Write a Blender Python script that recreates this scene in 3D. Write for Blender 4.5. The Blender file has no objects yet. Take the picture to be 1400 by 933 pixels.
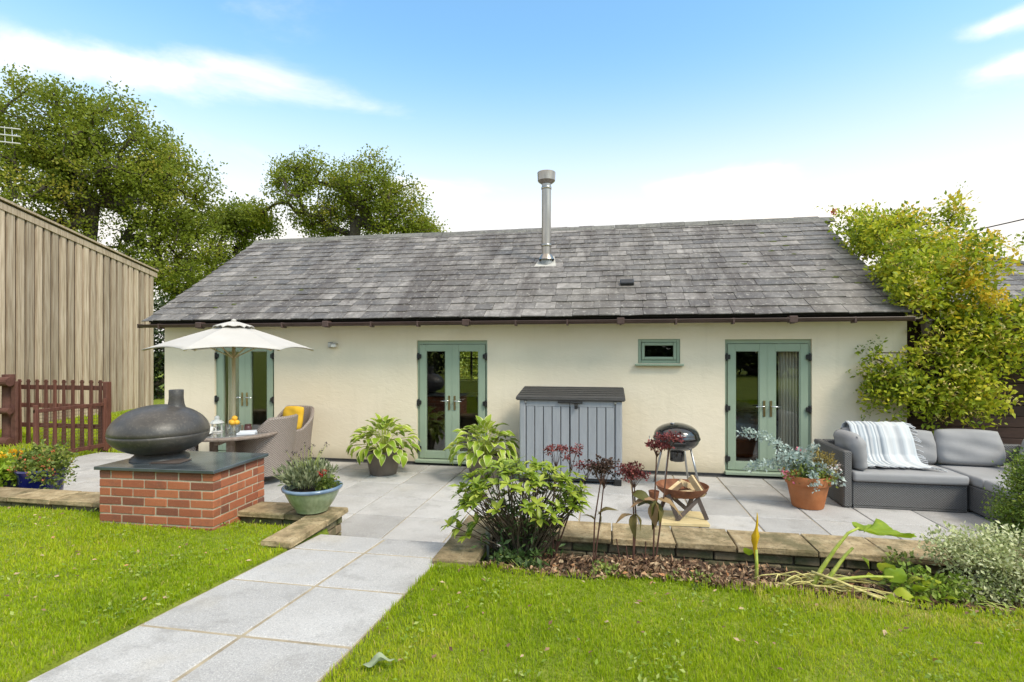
import bpy, bmesh, math, random
import numpy as np
from mathutils import Vector, Matrix
random.seed(7); RNG = np.random.default_rng(11)
SC = bpy.context.scene; COL = SC.collection
R = math.radians
# ------------------------------------------------------------------ camera, sky, sun, exposure
cam = bpy.data.cameras.new("camera"); camo = bpy.data.objects.new("camera", cam); COL.objects.link(camo)
camo.location = (0, 0, 1.85); camo.rotation_euler = (R(90), 0, R(10.2))
cam.sensor_width = 36; cam.lens = 18.51; cam.shift_y = 0.0096; cam.clip_start = 0.05; cam.clip_end = 3000
SC.camera = camo
SUN_EL, SUN_AZ = R(48), R(124)          # azimuth measured from +y (towards the house) clockwise to +x
sun = bpy.data.lights.new("sun", 'SUN'); sun.energy = 1.5; sun.angle = R(16); sun.color = (1, .90, .76)
suno = bpy.data.objects.new("sun", sun); COL.objects.link(suno)
sd = Vector((math.sin(SUN_AZ)*math.cos(SUN_EL), math.cos(SUN_AZ)*math.cos(SUN_EL), math.sin(SUN_EL)))
suno.rotation_euler = sd.to_track_quat('Z', 'Y').to_euler(); suno.location = (8, -6, 12)
SC.view_settings.view_transform = 'Standard'; SC.view_settings.look = 'None'
SC.view_settings.gamma = 1; SC.view_settings.use_curve_mapping = False
SC.view_settings.exposure = 1.08
SC.render.engine = 'CYCLES'
cy = SC.cycles; cy.use_denoising = True; cy.max_bounces = 7; cy.diffuse_bounces = 3; cy.glossy_bounces = 3
cy.transmission_bounces = 5; cy.transparent_max_bounces = 8; cy.caustics_reflective = False; cy.caustics_refractive = False
cy.sample_clamp_indirect = 6
try: cy.denoiser = 'OPENIMAGEDENOISE'
except Exception: pass

class NT:                                # small helper for node trees
    def __init__(s, tree): s.t = tree; s.n = tree.nodes; s.l = tree.links
    def node(s, typ, **kw):
        n = s.n.new(typ)
        for k, v in kw.items(): setattr(n, k, v)
        return n
    def put(s, sock, v):
        if isinstance(v, bpy.types.NodeSocket): s.l.new(v, sock)
        elif v is not None: sock.default_value = v
    def m(s, op, a, b=None, c=None, clamp=False):
        n = s.node('ShaderNodeMath', operation=op); n.use_clamp = clamp
        for i, v in enumerate((a, b, c)):
            if v is not None: s.put(n.inputs[i], v)
        return n.outputs[0]
    def vm(s, op, a, b):
        n = s.node('ShaderNodeVectorMath', operation=op); s.put(n.inputs[0], a); s.put(n.inputs[1], b)
        return n.outputs[0]
    def mix(s, f, a, b, blend='MIX'):
        n = s.node('ShaderNodeMix', data_type='RGBA', blend_type=blend)
        s.put(n.inputs[0], f)
        for i, v in ((6, a), (7, b)):
            if isinstance(v, tuple) and len(v) == 3: v = v + (1,)
            s.put(n.inputs[i], v)
        return n.outputs[2]
    def ramp(s, f, stops, interp='LINEAR'):
        n = s.node('ShaderNodeValToRGB'); e = n.color_ramp.elements; n.color_ramp.interpolation = interp
        while len(e) < len(stops): e.new(.5)
        for i, (p, c) in enumerate(stops):
            e[i].position = p; e[i].color = (c[0], c[1], c[2], 1) if isinstance(c, tuple) else (c, c, c, 1)
        s.put(n.inputs[0], f); return n.outputs[0]
    def noise(s, vec, scale, detail=4, rough=.55, dist=0):
        n = s.node('ShaderNodeTexNoise'); s.put(n.inputs['Vector'], vec)
        n.inputs['Scale'].default_value = scale; n.inputs['Detail'].default_value = detail
        n.inputs['Roughness'].default_value = rough; n.inputs['Distortion'].default_value = dist
        return n.outputs[0]
    def smooth(s, x, a, b):
        n = s.node('ShaderNodeMapRange', interpolation_type='SMOOTHSTEP')
        s.put(n.inputs[0], x); n.inputs[1].default_value = a; n.inputs[2].default_value = b
        return n.outputs[0]

W = bpy.data.worlds.new("World"); SC.world = W; W.use_nodes = True
w = NT(W.node_tree); w.n.clear()
sky = w.node('ShaderNodeTexSky', sky_type='NISHITA'); sky.sun_disc = False
sky.sun_elevation = SUN_EL; sky.sun_rotation = SUN_AZ; sky.altitude = 100; sky.air_density = 1.0; sky.dust_density = 1.2; sky.ozone_density = 1.6
tc = w.node('ShaderNodeTexCoord').outputs['Generated']
sx = w.node('ShaderNodeSeparateXYZ'); w.put(sx.inputs[0], tc); dx, dy, dz = sx.outputs
az = w.m('ARCTAN2', dx, dy); el = w.m('ARCSINE', dz)
zz = w.m('ADD', w.m('MAXIMUM', dz, 0), .16)
cv = w.node('ShaderNodeCombineXYZ'); w.put(cv.inputs[0], w.m('DIVIDE', dx, zz)); w.put(cv.inputs[1], w.m('DIVIDE', dy, zz)); cv.inputs[2].default_value = 3.1
n1 = w.noise(cv.outputs[0], 1.5, 9, .6, .35); n2 = w.noise(cv.outputs[0], .55, 3, .5)
def lobe(a0, e0, sa, se, wgt):           # a cloud bank: where in the sky it hangs and how wide it is (degrees)
    da = w.m('DIVIDE', w.m('SUBTRACT', az, R(a0)), R(sa)); de = w.m('DIVIDE', w.m('SUBTRACT', el, R(e0)), R(se))
    q = w.m('ADD', w.m('MULTIPLY', da, da), w.m('MULTIPLY', de, de))
    return w.m('MULTIPLY', w.m('EXPONENT', w.m('MULTIPLY', q, -1)), wgt)
LOBES = [(-47, 23.4, 11, 1.5, .50), (-36, 25.4, 8, 1.5, .50), (-26, 24.0, 8, 1.2, .42), (-40, 18.5, 8, 1.6, .18), (-18, 17.0, 11, 2.0, .55), (11.0, 16.4, 7, 1.5, .72), (18, 12.6, 8, 1.8, .7),
         (33, 24.5, 4.5, 1.0, .62), (34, 21.5, 3.5, .9, .55), (-33, 15.5, 12, 1.6, .25), (62, 21, 14, 3, .8), (-80, 20, 14, 4, .8), (110, 24, 18, 4, .8), (-130, 26, 20, 5, .8), (170, 22, 20, 4, .8)]
acc = None
for L_ in LOBES:
    o = lobe(*L_); acc = o if acc is None else w.m('ADD', acc, o)
cl = w.smooth(w.m('ADD', w.m('MULTIPLY', acc, .98), w.m('MULTIPLY', w.m('SUBTRACT', n1, .5), 1.9)), .20, .95)
bg_cl = w.smooth(w.m('ADD', n1, w.m('MULTIPLY', n2, .5)), .40, .72)
high = w.smooth(el, R(36), R(58))
cl = w.m('MAXIMUM', cl, w.m('MULTIPLY', bg_cl, w.m('MULTIPLY', high, .95)))
haze = w.m('SUBTRACT', 1, w.smooth(el, R(10), R(35)))
hz2 = w.m('POWER', haze, 2.0)
c0 = w.mix(1.0, sky.outputs[0], (1.22, 1.62, 1.58), 'MULTIPLY')
c1 = w.mix(hz2, c0, (5.2, 5.0, 4.75))
c2 = w.mix(w.m('MULTIPLY', cl, .88), c1, (7.6, 6.75, 5.85))
bg = w.node('ShaderNodeBackground'); w.put(bg.inputs[0], c2); bg.inputs[1].default_value = 0.106
wo = w.node('ShaderNodeOutputWorld'); w.put(wo.inputs[0], bg.outputs[0])

# ------------------------------------------------------------------ materials
MATS = {}
def base_mat(name):
    m = bpy.data.materials.new(name); m.use_nodes = True; t = NT(m.node_tree)
    b = t.n['Principled BSDF']; MATS[name] = m
    return m, t, b
def rnd_value(t):                        # one random number per object plus one per piece of a joined mesh
    a = t.node('ShaderNodeAttribute', attribute_name='rnd').outputs['Fac']
    o = t.node('ShaderNodeObjectInfo').outputs['Random']
    return t.m('FRACT', t.m('ADD', a, o))
def pm(name, stops, scale=6, rough=.7, bump=0, bscale=40, orand=0, stretch=None, metal=0, spec=.4, speck=None, detail=5, coat=0, layer=None):
    """noise-coloured surface; orand: value change from piece to piece; layer: (colour, scale, lo, hi, amount)"""
    m, t, b = base_mat(name)
    pos = t.node('ShaderNodeNewGeometry').outputs['Position']
    if stretch: pos = t.vm('MULTIPLY', pos, stretch)
    if orand:
        rv = rnd_value(t); off = t.node('ShaderNodeCombineXYZ')
        for i in range(3): t.put(off.inputs[i], t.m('MULTIPLY', rv, 37.0 + 11*i))
        pos = t.vm('ADD', pos, off.outputs[0])
    if len(stops) == 1: stops = [(0, stops[0][1]), (1, stops[0][1])]
    c = t.ramp(t.noise(pos, scale, detail), stops)
    if speck: c = t.mix(t.m('MULTIPLY', t.smooth(t.noise(pos, speck[1], 2, .7), .5, .72), speck[2]), c, speck[0])
    if layer: c = t.mix(t.m('MULTIPLY', t.smooth(t.noise(pos, layer[1], 6, .65), layer[2], layer[3]), layer[4]), c, layer[0])
    if orand:
        k = t.m('ADD', 1 - orand, t.m('MULTIPLY', rv, 2*orand))
        kk = t.node('ShaderNodeCombineColor'); [t.put(kk.inputs[i], k) for i in range(3)]
        c = t.mix(1.0, c, kk.outputs[0], 'MULTIPLY')
    t.put(b.inputs['Base Color'], c); b.inputs['Roughness'].default_value = rough
    b.inputs['Metallic'].default_value = metal; b.inputs['Specular IOR Level'].default_value = spec
    b.inputs['Coat Weight'].default_value = coat
    if bump:
        bn = t.node('ShaderNodeBump'); bn.inputs['Strength'].default_value = bump; bn.inputs['Distance'].default_value = .01
        t.put(bn.inputs['Height'], t.noise(pos, bscale, 5, .6)); t.put(b.inputs['Normal'], bn.outputs[0])
    return m
def fol(name, stops, trans=.3, rough=.5, spec=.35, var=0):
    m, t, b = base_mat(name)
    a = t.node('ShaderNodeAttribute', attribute_name='rnd').outputs['Fac']
    if var:
        pos = t.node('ShaderNodeNewGeometry').outputs['Position']
        a = t.m('ADD', a, t.m('MULTIPLY', t.m('SUBTRACT', t.noise(pos, var, 3), .5), .9), clamp=True)
    c = t.ramp(a, stops); t.put(b.inputs['Base Color'], c)
    b.inputs['Roughness'].default_value = rough; b.inputs['Specular IOR Level'].default_value = spec
    tr = t.node('ShaderNodeBsdfTranslucent'); t.put(tr.inputs[0], c)
    mx = t.node('ShaderNodeMixShader'); mx.inputs[0].default_value = trans
    t.put(mx.inputs[1], b.outputs[0]); t.put(mx.inputs[2], tr.outputs[0])
    t.put(t.n['Material Output'].inputs[0], mx.outputs[0]); return m
def weave(name, c1, c2, sc, rough=.55):
    m, t, b = base_mat(name)
    co = t.node('ShaderNodeTexCoord').outputs['UV']
    sp = t.node('ShaderNodeSeparateXYZ'); t.put(sp.inputs[0], co)
    u = t.m('MULTIPLY', sp.outputs[0], sc); v = t.m('MULTIPLY', sp.outputs[1], sc*2.2)
    row = t.m('MODULO', t.m('FLOOR', v), 2)
    wv = t.m('SINE', t.m('MULTIPLY', t.m('ADD', u, t.m('MULTIPLY', row, .5)), 6.2832))
    st = t.m('ABSOLUTE', t.m('SINE', t.m('MULTIPLY', v, 3.1416)))
    h = t.m('MULTIPLY', t.m('ADD', t.m('MULTIPLY', wv, .5), .5), st)
    pos = t.node('ShaderNodeNewGeometry').outputs['Position']
    f = t.m('ADD', t.m('MULTIPLY', h, .6), t.m('MULTIPLY', t.noise(pos, 60, 2), .45), clamp=True)
    t.put(b.inputs['Base Color'], t.mix(f, c1, c2)); b.inputs['Roughness'].default_value = rough
    bn = t.node('ShaderNodeBump'); bn.inputs['Strength'].default_value = .8; bn.inputs['Distance'].default_value = .006
    t.put(bn.inputs['Height'], h); t.put(b.inputs['Normal'], bn.outputs[0]); return m

pm('render', [(.3, (.755, .655, .485)), (.7, (.81, .71, .54))], 1.3, .85, .55, 5, layer=((.62, .53, .36), 2.2, .55, .85, .3))
def wallbump():
    m = MATS['render']; t = NT(m.node_tree); b = t.n['Principled BSDF']
    pos = t.node('ShaderNodeNewGeometry').outputs['Position']
    h = t.m('ADD', t.noise(t.vm('MULTIPLY', pos, (1, 1, 1.8)), 7, 4, .5, 1.2), t.m('MULTIPLY', t.noise(pos, 60, 3), .25))
    bn = t.node('ShaderNodeBump'); bn.inputs['Strength'].default_value = .27; bn.inputs['Distance'].default_value = .015
    t.put(bn.inputs['Height'], h); t.put(b.inputs['Normal'], bn.outputs[0])
    sp = t.node('ShaderNodeSeparateXYZ'); t.put(sp.inputs[0], pos)   # splash dirt along the foot of the wall
    d = t.m('MULTIPLY', t.m('SUBTRACT', 1, t.smooth(t.m('ADD', sp.outputs[2], t.m('MULTIPLY', t.noise(pos, 3, 4), .3)), .1, .46)), .6)
    old = b.inputs['Base Color'].links[0].from_socket
    stk = t.m('MULTIPLY', t.smooth(t.noise(t.vm('MULTIPLY', pos, (4.5, 1, .35)), 1.6, 5, .6), .54, .76), .12)
    t.put(b.inputs['Base Color'], t.mix(stk, t.mix(d, old, (.40, .345, .225)), (.50, .43, .29)))
wallbump()
pm('plinth_dark', [(.3, (.03, .03, .032)), (.7, (.055, .055, .055))], 8, .9)
def slate_mat():
    m, t, b = base_mat('slate')
    pos = t.node('ShaderNodeNewGeometry').outputs['Position']; rv = rnd_value(t)
    off = t.node('ShaderNodeCombineXYZ'); [t.put(off.inputs[i], t.m('MULTIPLY', rv, 31. + 9*i)) for i in range(3)]
    own = t.vm('ADD', pos, off.outputs[0])
    c = t.ramp(t.noise(own, 7, 6, .65), [(.25, (.094, .086, .080)), (.5, (.165, .151, .140)), (.75, (.265, .244, .226))])
    k = t.ramp(rv, [(0, .55), (.3, .80), (.7, 1.0), (.9, 1.28), (1, 1.55)])
    c = t.mix(1, c, k, 'MULTIPLY')
    st = t.noise(t.vm('MULTIPLY', pos, (1.4, .28, .28)), 1.7, 5, .6)   # old weather streaks running down the pitch
    c = t.mix(t.m('MULTIPLY', t.smooth(st, .45, .63), .74), c, (.058, .048, .043))
    big = t.noise(pos, .45, 3, .5)
    c = t.mix(t.m('MULTIPLY', t.smooth(big, .5, .7), .35), c, (.17, .155, .13))
    li = t.noise(pos, 16, 5, .7)
    c = t.mix(t.m('MULTIPLY', t.smooth(li, .54, .68), .6), c, (.42, .395, .35))
    sp = t.noise(pos, 55, 3, .7)
    c = t.mix(t.m('MULTIPLY', t.smooth(sp, .58, .72), .4), c, (.30, .29, .25))
    t.put(b.inputs['Base Color'], c); t.put(b.inputs['Roughness'], t.ramp(rv, [(0, .5), (1, .72)]))
    bn = t.node('ShaderNodeBump'); bn.inputs['Strength'].default_value = .5; bn.inputs['Distance'].default_value = .008
    t.put(bn.inputs['Height'], t.noise(own, 22, 6, .65)); t.put(b.inputs['Normal'], bn.outputs[0])
slate_mat()
pm('ridge', [(.3, (.10, .097, .09)), (.7, (.19, .185, .17))], 9, .8, .5, 30, orand=.2, speck=((.3, .29, .22), 30, .5))
pm('moss', [(.3, (.045, .06, .012)), (.7, (.10, .11, .03))], 30, .95, .8, 60)
pm('gutter', [(.3, (.055, .032, .026)), (.7, (.085, .052, .044))], 5, .42)
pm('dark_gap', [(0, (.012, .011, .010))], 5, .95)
pm('sage', [(.3, (.275, .345, .25)), (.7, (.305, .375, .275))], 3, .42, .05, 90)
pm('black_iron', [(.3, (.012, .012, .012)), (.7, (.024, .024, .024))], 20, .45)
pm('brass', [(.3, (.30, .22, .10)), (.7, (.42, .33, .18))], 20, .3, metal=.9)
pm('chrome', [(.3, (.6, .6, .58)), (.7, (.75, .75, .73))], 20, .22, metal=1)
pm('steel', [(.3, (.30, .275, .24)), (.7, (.46, .42, .37))], 3, .30, metal=1, stretch=(6, 6, .6))
pm('lead', [(.3, (.20, .20, .20)), (.7, (.36, .36, .36))], 12, .6, .3, 40)
pm('mortar_pale', [(.3, (.42, .40, .36)), (.7, (.55, .53, .48))], 20, .9, .4, 60)
def glass():
    m, t, b = base_mat('glass')
    fr = t.node('ShaderNodeLayerWeight'); fr.inputs[0].default_value = .5
    tr = t.node('ShaderNodeBsdfTransparent'); tr.inputs[0].default_value = (.93, .94, .93, 1)
    gl = t.node('ShaderNodeBsdfGlossy'); gl.inputs['Roughness'].default_value = .01
    mx = t.node('ShaderNodeMixShader'); t.put(mx.inputs[0], t.m('ADD', .075, t.m('MULTIPLY', t.m('POWER', fr.outputs['Facing'], 5), .9), clamp=True))
    t.put(mx.inputs[1], tr.outputs[0]); t.put(mx.inputs[2], gl.outputs[0]); t.put(t.n['Material Output'].inputs[0], mx.outputs[0])
glass()
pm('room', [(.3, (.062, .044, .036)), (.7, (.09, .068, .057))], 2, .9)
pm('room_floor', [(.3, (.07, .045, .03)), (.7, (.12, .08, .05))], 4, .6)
pm('linen', [(.3, (.74, .68, .56)), (.7, (.82, .77, .65))], 60, .95, .3, 200)
pm('bed_white', [(.3, (.55, .56, .58)), (.7, (.66, .66, .68))], 6, .95)
pm('barn_board', [(.25, (.25, .18, .12)), (.5, (.45, .35, .25)), (.78, (.60, .495, .385))], 3.0, .85, .5, 26, orand=.26, stretch=(8, 8, .42), layer=((.20, .15, .10), 1.6, .55, .78, .6))
pm('brown_fence', [(.3, (.085, .030, .020)), (.7, (.15, .058, .040))], 6, .75, .4, 30, orand=.22, stretch=(4, 4, .6))
pm('brown_rail', [(.3, (.085, .034, .024)), (.7, (.15, .065, .048))], 9, .8, .4, 30)
pm('dark_brown', [(.3, (.028, .012, .009)), (.7, (.055, .026, .02))], 5, .7, .3, 30, orand=.25, stretch=(.6, 4, 4))
pm('wire', [(0, (.10, .055, .045))], 5, .6)
def paving(name, stops):
    m, t, b = base_mat(name)
    pos = t.node('ShaderNodeNewGeometry').outputs['Position']; rv = rnd_value(t)
    c = t.ramp(t.noise(pos, 1.9, 5, .6), stops)
    k = t.ramp(rv, [(0, .78), (.5, 1.0), (1, 1.14)]); c = t.mix(1, c, k, 'MULTIPLY')
    c = t.mix(t.m('MULTIPLY', t.smooth(t.noise(pos, 105, 3, .8), .50, .64), .55), c, (.20, .20, .21))
    c = t.mix(t.m('MULTIPLY', t.smooth(t.noise(pos, 140, 3, .8), .52, .64), .6), c, (.70, .68, .65))
    off = t.vm('ADD', pos, (7.3, 2.1, 0))
    c = t.mix(t.m('MULTIPLY', t.smooth(t.noise(off, 3.4, 6, .7), .50, .70), .62), c, (.25, .238, .22))
    c = t.mix(t.m('MULTIPLY', t.smooth(t.noise(off, 1.1, 4, .6), .55, .75), .3), c, (.44, .38, .27))
    t.put(b.inputs['Base Color'], c)
    t.put(b.inputs['Roughness'], t.ramp(t.noise(off, 2.3, 4), [(.35, .62), (.65, .86)]))
    bn = t.node('ShaderNodeBump'); bn.inputs['Strength'].default_value = .35; bn.inputs['Distance'].default_value = .004
    t.put(bn.inputs['Height'], t.noise(pos, 190, 3, .7)); t.put(b.inputs['Normal'], bn.outputs[0])
paving('granite', [(.3, (.35, .335, .315)), (.55, (.42, .405, .385)), (.75, (.48, .462, .44))])
pm('joint', [(.3, (.30, .245, .165)), (.7, (.44, .37, .26))], 14, .95, .6, 70, layer=((.09, .075, .05), 3, .5, .75, .6))
pm('gravel_dark', [(.3, (.03, .03, .03)), (.7, (.10, .10, .10))], 40, .9, .8, 60)
pm('buff_stone', [(.25, (.17, .122, .062)), (.5, (.32, .24, .13)), (.78, (.47, .375, .23))], 8, .92, .9, 30, orand=.20, layer=((.085, .08, .032), 3.2, .46, .66, .72), speck=((.10, .075, .04), 45, .6))
pm('wall_stone', [(.3, (.13, .098, .055)), (.7, (.27, .205, .125))], 8, .9, .9, 22, orand=.25, layer=((.055, .07, .022), 3, .40, .62, .85))
pm('dark_mortar', [(.3, (.07, .055, .035)), (.7, (.13, .105, .07))], 12, .95)
def brick():
    m, t, b = base_mat('brick')
    pos = t.node('ShaderNodeNewGeometry').outputs['Position']; rv = rnd_value(t)
    c = t.ramp(rv, [(0, (.18, .062, .036)), (.3, (.32, .095, .043)), (.6, (.42, .135, .058)), (.85, (.35, .11, .052)), (1, (.15, .068, .052))])
    c = t.mix(t.m('MULTIPLY', t.smooth(t.noise(pos, 9, 5, .65), .48, .74), .5), c, (.13, .062, .045))
    c = t.mix(t.m('MULTIPLY', t.smooth(t.noise(pos, 90, 3, .7), .55, .72), .3), c, (.55, .32, .18))
    t.put(b.inputs['Base Color'], c); b.inputs['Roughness'].default_value = .85
    bn = t.node('ShaderNodeBump'); bn.inputs['Strength'].default_value = .5; bn.inputs['Distance'].default_value = .004
    t.put(bn.inputs['Height'], t.noise(pos, 60, 5, .7)); t.put(b.inputs['Normal'], bn.outputs[0])
brick()
pm('brick_mortar', [(.3, (.40, .335, .24)), (.7, (.52, .445, .33))], 25, .95, .5, 90)
pm('wet_slate', [(.35, (.045, .055, .06)), (.65, (.10, .115, .12))], 3, .14, .12, 9, spec=.7)
pm('oven_clay', [(.3, (.040, .036, .032)), (.55, (.070, .063, .056)), (.8, (.13, .117, .104))], 2.6, .40, .3, 14, layer=((.18, .145, .11), 2.6, .52, .72, .55), speck=((.20, .17, .14), 40, .25))
pm('soil', [(.3, (.025, .017, .011)), (.7, (.06, .042, .028))], 14, .95, .9, 40)
def ground_mat():
    m, t, b = base_mat('turf')
    pos = t.node('ShaderNodeNewGeometry').outputs['Position']
    c = t.ramp(t.noise(pos, 5, 6, .65), [(.25, (.12, .16, .010)), (.5, (.21, .27, .014)), (.75, (.30, .34, .03))])
    c = t.mix(t.m('MULTIPLY', t.smooth(t.noise(pos, 24, 5, .7), .55, .75), .5), c, (.06, .05, .02))
    t.put(b.inputs['Base Color'], c); b.inputs['Roughness'].default_value = .95
    bn = t.node('ShaderNodeBump'); bn.inputs['Strength'].default_value = .8; bn.inputs['Distance'].default_value = .03
    t.put(bn.inputs['Height'], t.noise(pos, 60, 5, .7)); t.put(b.inputs['Normal'], bn.outputs[0])
ground_mat()
GR = [(0, (.15, .22, .006)), (.3, (.27, .385, .008)), (.6, (.40, .50, .012)), (.85, (.52, .55, .035)), (1, (.58, .48, .15))]
fol('grass', GR, .48, .55, .3, 1.1)
fol('clover', [(0, (.12, .19, .015)), (.6, (.23, .33, .035)), (1, (.40, .46, .12))], .3, .5)
fol('litter', [(0, (.06, .034, .020)), (.3, (.17, .095, .052)), (.65, (.34, .21, .12)), (.93, (.52, .39, .24)), (1, (.50, .22, .09))], .1, .8)
fol('oak', [(0, (.14, .18, .022)), (.4, (.22, .275, .03)), (.75, (.31, .355, .042)), (1, (.46, .39, .065))], .52, .5, .3, .35)
fol('oak_far', [(0, (.12, .165, .024)), (.5, (.21, .275, .034)), (1, (.33, .36, .055))], .52, .5, .3, .35)
fol('hedge', [(0, (.012, .025, .008)), (.6, (.035, .06, .015)), (1, (.09, .12, .03))], .25, .5)
pm('bark', [(.3, (.035, .028, .02)), (.7, (.09, .075, .055))], 8, .95, .8, 20, stretch=(3, 3, 1))
fol('honeysuckle', [(0, (.08, .13, .014)), (.32, (.26, .34, .022)), (.6, (.48, .53, .035)), (.84, (.66, .62, .06)), (1, (.78, .58, .03))], .44, .5, .35, 1.0)
fol('honey_flower', [(0, (.62, .45, .07)), (.5, (.75, .58, .16)), (1, (.82, .74, .42))], .3, .6)
fol('yellow_spray', [(0, (.60, .40, .02)), (1, (.78, .60, .06))], .35, .6)
fol('red_flower', [(0, (.42, .015, .02)), (1, (.70, .06, .05))], .25, .6)
fol('hosta', [(0, (.17, .27, .02)), (.5, (.30, .43, .03)), (1, (.44, .52, .07))], .35, .4, .4)
fol('hosta_edge', [(0, (.55, .55, .22)), (1, (.70, .68, .36))], .3, .45)
fol('rhodo', [(0, (.14, .22, .02)), (.5, (.29, .39, .035)), (1, (.47, .53, .08))], .36, .4, .45, 2.2)
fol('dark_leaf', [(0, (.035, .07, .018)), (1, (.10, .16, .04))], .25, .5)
pm('twig', [(.3, (.05, .035, .022)), (.7, (.14, .10, .065))], 20, .9)
pm('red_stem', [(.3, (.07, .03, .02)), (.7, (.13, .06, .04))], 20, .8)
fol('sedum', [(0, (.07, .018, .018)), (.6, (.19, .042, .042)), (1, (.36, .11, .09))], .2, .7)
fol('sedum_brown', [(0, (.03, .018, .012)), (1, (.12, .07, .05))], .2, .8)
fol('bronze_leaf', [(0, (.10, .10, .02)), (.5, (.22, .17, .06)), (1, (.42, .25, .13))], .3, .6)
pm('lime_stem', [(.25, (.22, .28, .035)), (.5, (.36, .42, .06)), (.75, (.50, .50, .13))], 22, .5, .3, 60)
pm('straw_stem', [(.25, (.34, .28, .08)), (.5, (.50, .44, .15)), (.75, (.66, .58, .28))], 22, .7, .4, 60)
fol('lime_leaf', [(0, (.22, .33, .02)), (.5, (.38, .48, .03)), (1, (.58, .58, .08))], .4, .45, .35, 22)
fol('yellow_leaf', [(0, (.62, .36, .01)), (1, (.80, .55, .03))], .35, .5)
fol('variegated', [(0, (.16, .21, .07)), (.35, (.38, .43, .17)), (.7, (.62, .63, .36)), (1, (.74, .73, .50))], .25, .5)
fol('boxwood', [(0, (.06, .11, .014)), (.5, (.15, .23, .025)), (1, (.34, .39, .06))], .28, .45)
fol('lavender', [(0, (.10, .125, .055)), (.5, (.21, .235, .12)), (1, (.36, .38, .22))], .25, .7)
fol('lavender_head', [(0, (.03, .022, .028)), (1, (.09, .06, .07))], .1, .8)
fol('eucalyptus', [(0, (.26, .34, .30)), (.5, (.42, .51, .46)), (1, (.62, .68, .62))], .25, .6)
fol('heather', [(0, (.16, .13, .03)), (1, (.38, .28, .07))], .25, .7)
fol('pink_flower', [(0, (.60, .09, .20)), (1, (.80, .32, .36))], .3, .6)
fol('white_flower', [(0, (.60, .48, .46)), (1, (.80, .76, .74))], .3, .6)
fol('marigold', [(0, (.75, .33, .01)), (1, (.85, .55, .03))], .3, .6)
fol('mixed_leaf', [(0, (.06, .10, .02)), (.5, (.16, .22, .04)), (.85, (.30, .33, .06)), (1, (.42, .22, .08))], .3, .5)
fol('orange_flower', [(0, (.50, .08, .03)), (1, (.75, .30, .15))], .3, .6)
fol('fallen', [(0, (.36, .42, .26)), (1, (.50, .56, .38))], .3, .5)
pm('parasol_cloth', [(.3, (.46, .435, .40)), (.7, (.50, .475, .44))], 3, .9, .1, 200)
pm('pale_wood', [(.3, (.55, .45, .27)), (.7, (.68, .58, .38))], 4, .5, stretch=(4, 4, .5))
weave('rattan', (.11, .085, .07), (.47, .395, .345), 1.0)
weave('rattan_grey', (.05, .048, .047), (.21, .205, .20), 1.0)
pm('rattan_plain', [(.3, (.20, .15, .12)), (.7, (.36, .29, .24))], 30, .7, .6, 120)
pm('cushion_grey', [(.3, (.27, .265, .265)), (.7, (.32, .315, .315))], 3, .92, .3, 14, speck=((.38, .375, .375), 260, .3))
pm('cushion_yellow', [(.3, (.62, .36, .02)), (.7, (.74, .46, .04))], 4, .92, .4, 30)
def throw_mat():
    m, t, b = base_mat('throw')
    co = t.node('ShaderNodeTexCoord').outputs['UV']; sp = t.node('ShaderNodeSeparateXYZ'); t.put(sp.inputs[0], co)
    x = sp.outputs[0]
    s1 = t.smooth(t.m('SINE', t.m('MULTIPLY', x, 95)), -.1, .35)
    band = t.m('SUBTRACT', 1, t.smooth(t.m('ABSOLUTE', t.m('SUBTRACT', x, .30)), .22, .26))
    c = t.mix(t.m('MULTIPLY', s1, t.m('MULTIPLY', band, .95)), (.56, .57, .57), (.27, .30, .33))
    s2 = t.smooth(t.m('SINE', t.m('MULTIPLY', x, 40)), .2, .6)
    c = t.mix(t.m('MULTIPLY', s2, .45), c, (.40, .45, .49))
    t.put(b.inputs['Base Color'], c); b.inputs['Roughness'].default_value = .95
throw_mat()
pm('throw_fringe', [(.3, (.42, .43, .45)), (.7, (.52, .53, .55))], 30, .95)
pm('table_glass', [(0, (.18, .17, .16))], 3, .06, spec=.8, coat=.5)
pm('white_enamel', [(.3, (.70, .68, .62)), (.7, (.78, .76, .72))], 6, .35)
pm('orange_skin', [(.3, (.72, .36, .02)), (.7, (.80, .46, .05))], 40, .5, .3, 200)
pm('dark_bottle', [(.3, (.06, .02, .02)), (.7, (.12, .05, .045))], 9, .25)
pm('paper', [(.3, (.62, .64, .68)), (.7, (.75, .76, .78))], 9, .8)
pm('box_grey', [(.3, (.255, .268, .285)), (.7, (.305, .32, .335))], 3, .62, .35, 45, stretch=(6, 6, .8))
pm('box_groove', [(0, (.05, .058, .066))], 3, .8)
pm('box_lid', [(.3, (.040, .038, .036)), (.7, (.062, .060, .057))], 6, .6, .3, 60, stretch=(1, 6, 6))
pm('kettle_black', [(.3, (.010, .010, .011)), (.7, (.018, .018, .019))], 6, .14, spec=.6, coat=.6)
pm('zinc', [(.3, (.38, .38, .38)), (.7, (.52, .52, .52))], 8, .38, metal=.8)
pm('rust', [(.3, (.10, .035, .015)), (.55, (.20, .075, .032)), (.8, (.30, .13, .06))], 9, .8, .5, 50)
pm('rusty_steel', [(.3, (.07, .052, .042)), (.7, (.13, .10, .085))], 9, .6, .3, 40)
pm('log_wood', [(.3, (.52, .38, .20)), (.7, (.68, .53, .31))], 10, .85, .4, 60, orand=.15)
pm('log_bark', [(.3, (.10, .065, .04)), (.7, (.22, .15, .09))], 12, .95, .8, 40)
pm('deal', [(.3, (.55, .42, .20)), (.7, (.68, .55, .30))], 6, .75, .2, 40, stretch=(1, 8, 1))
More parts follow.
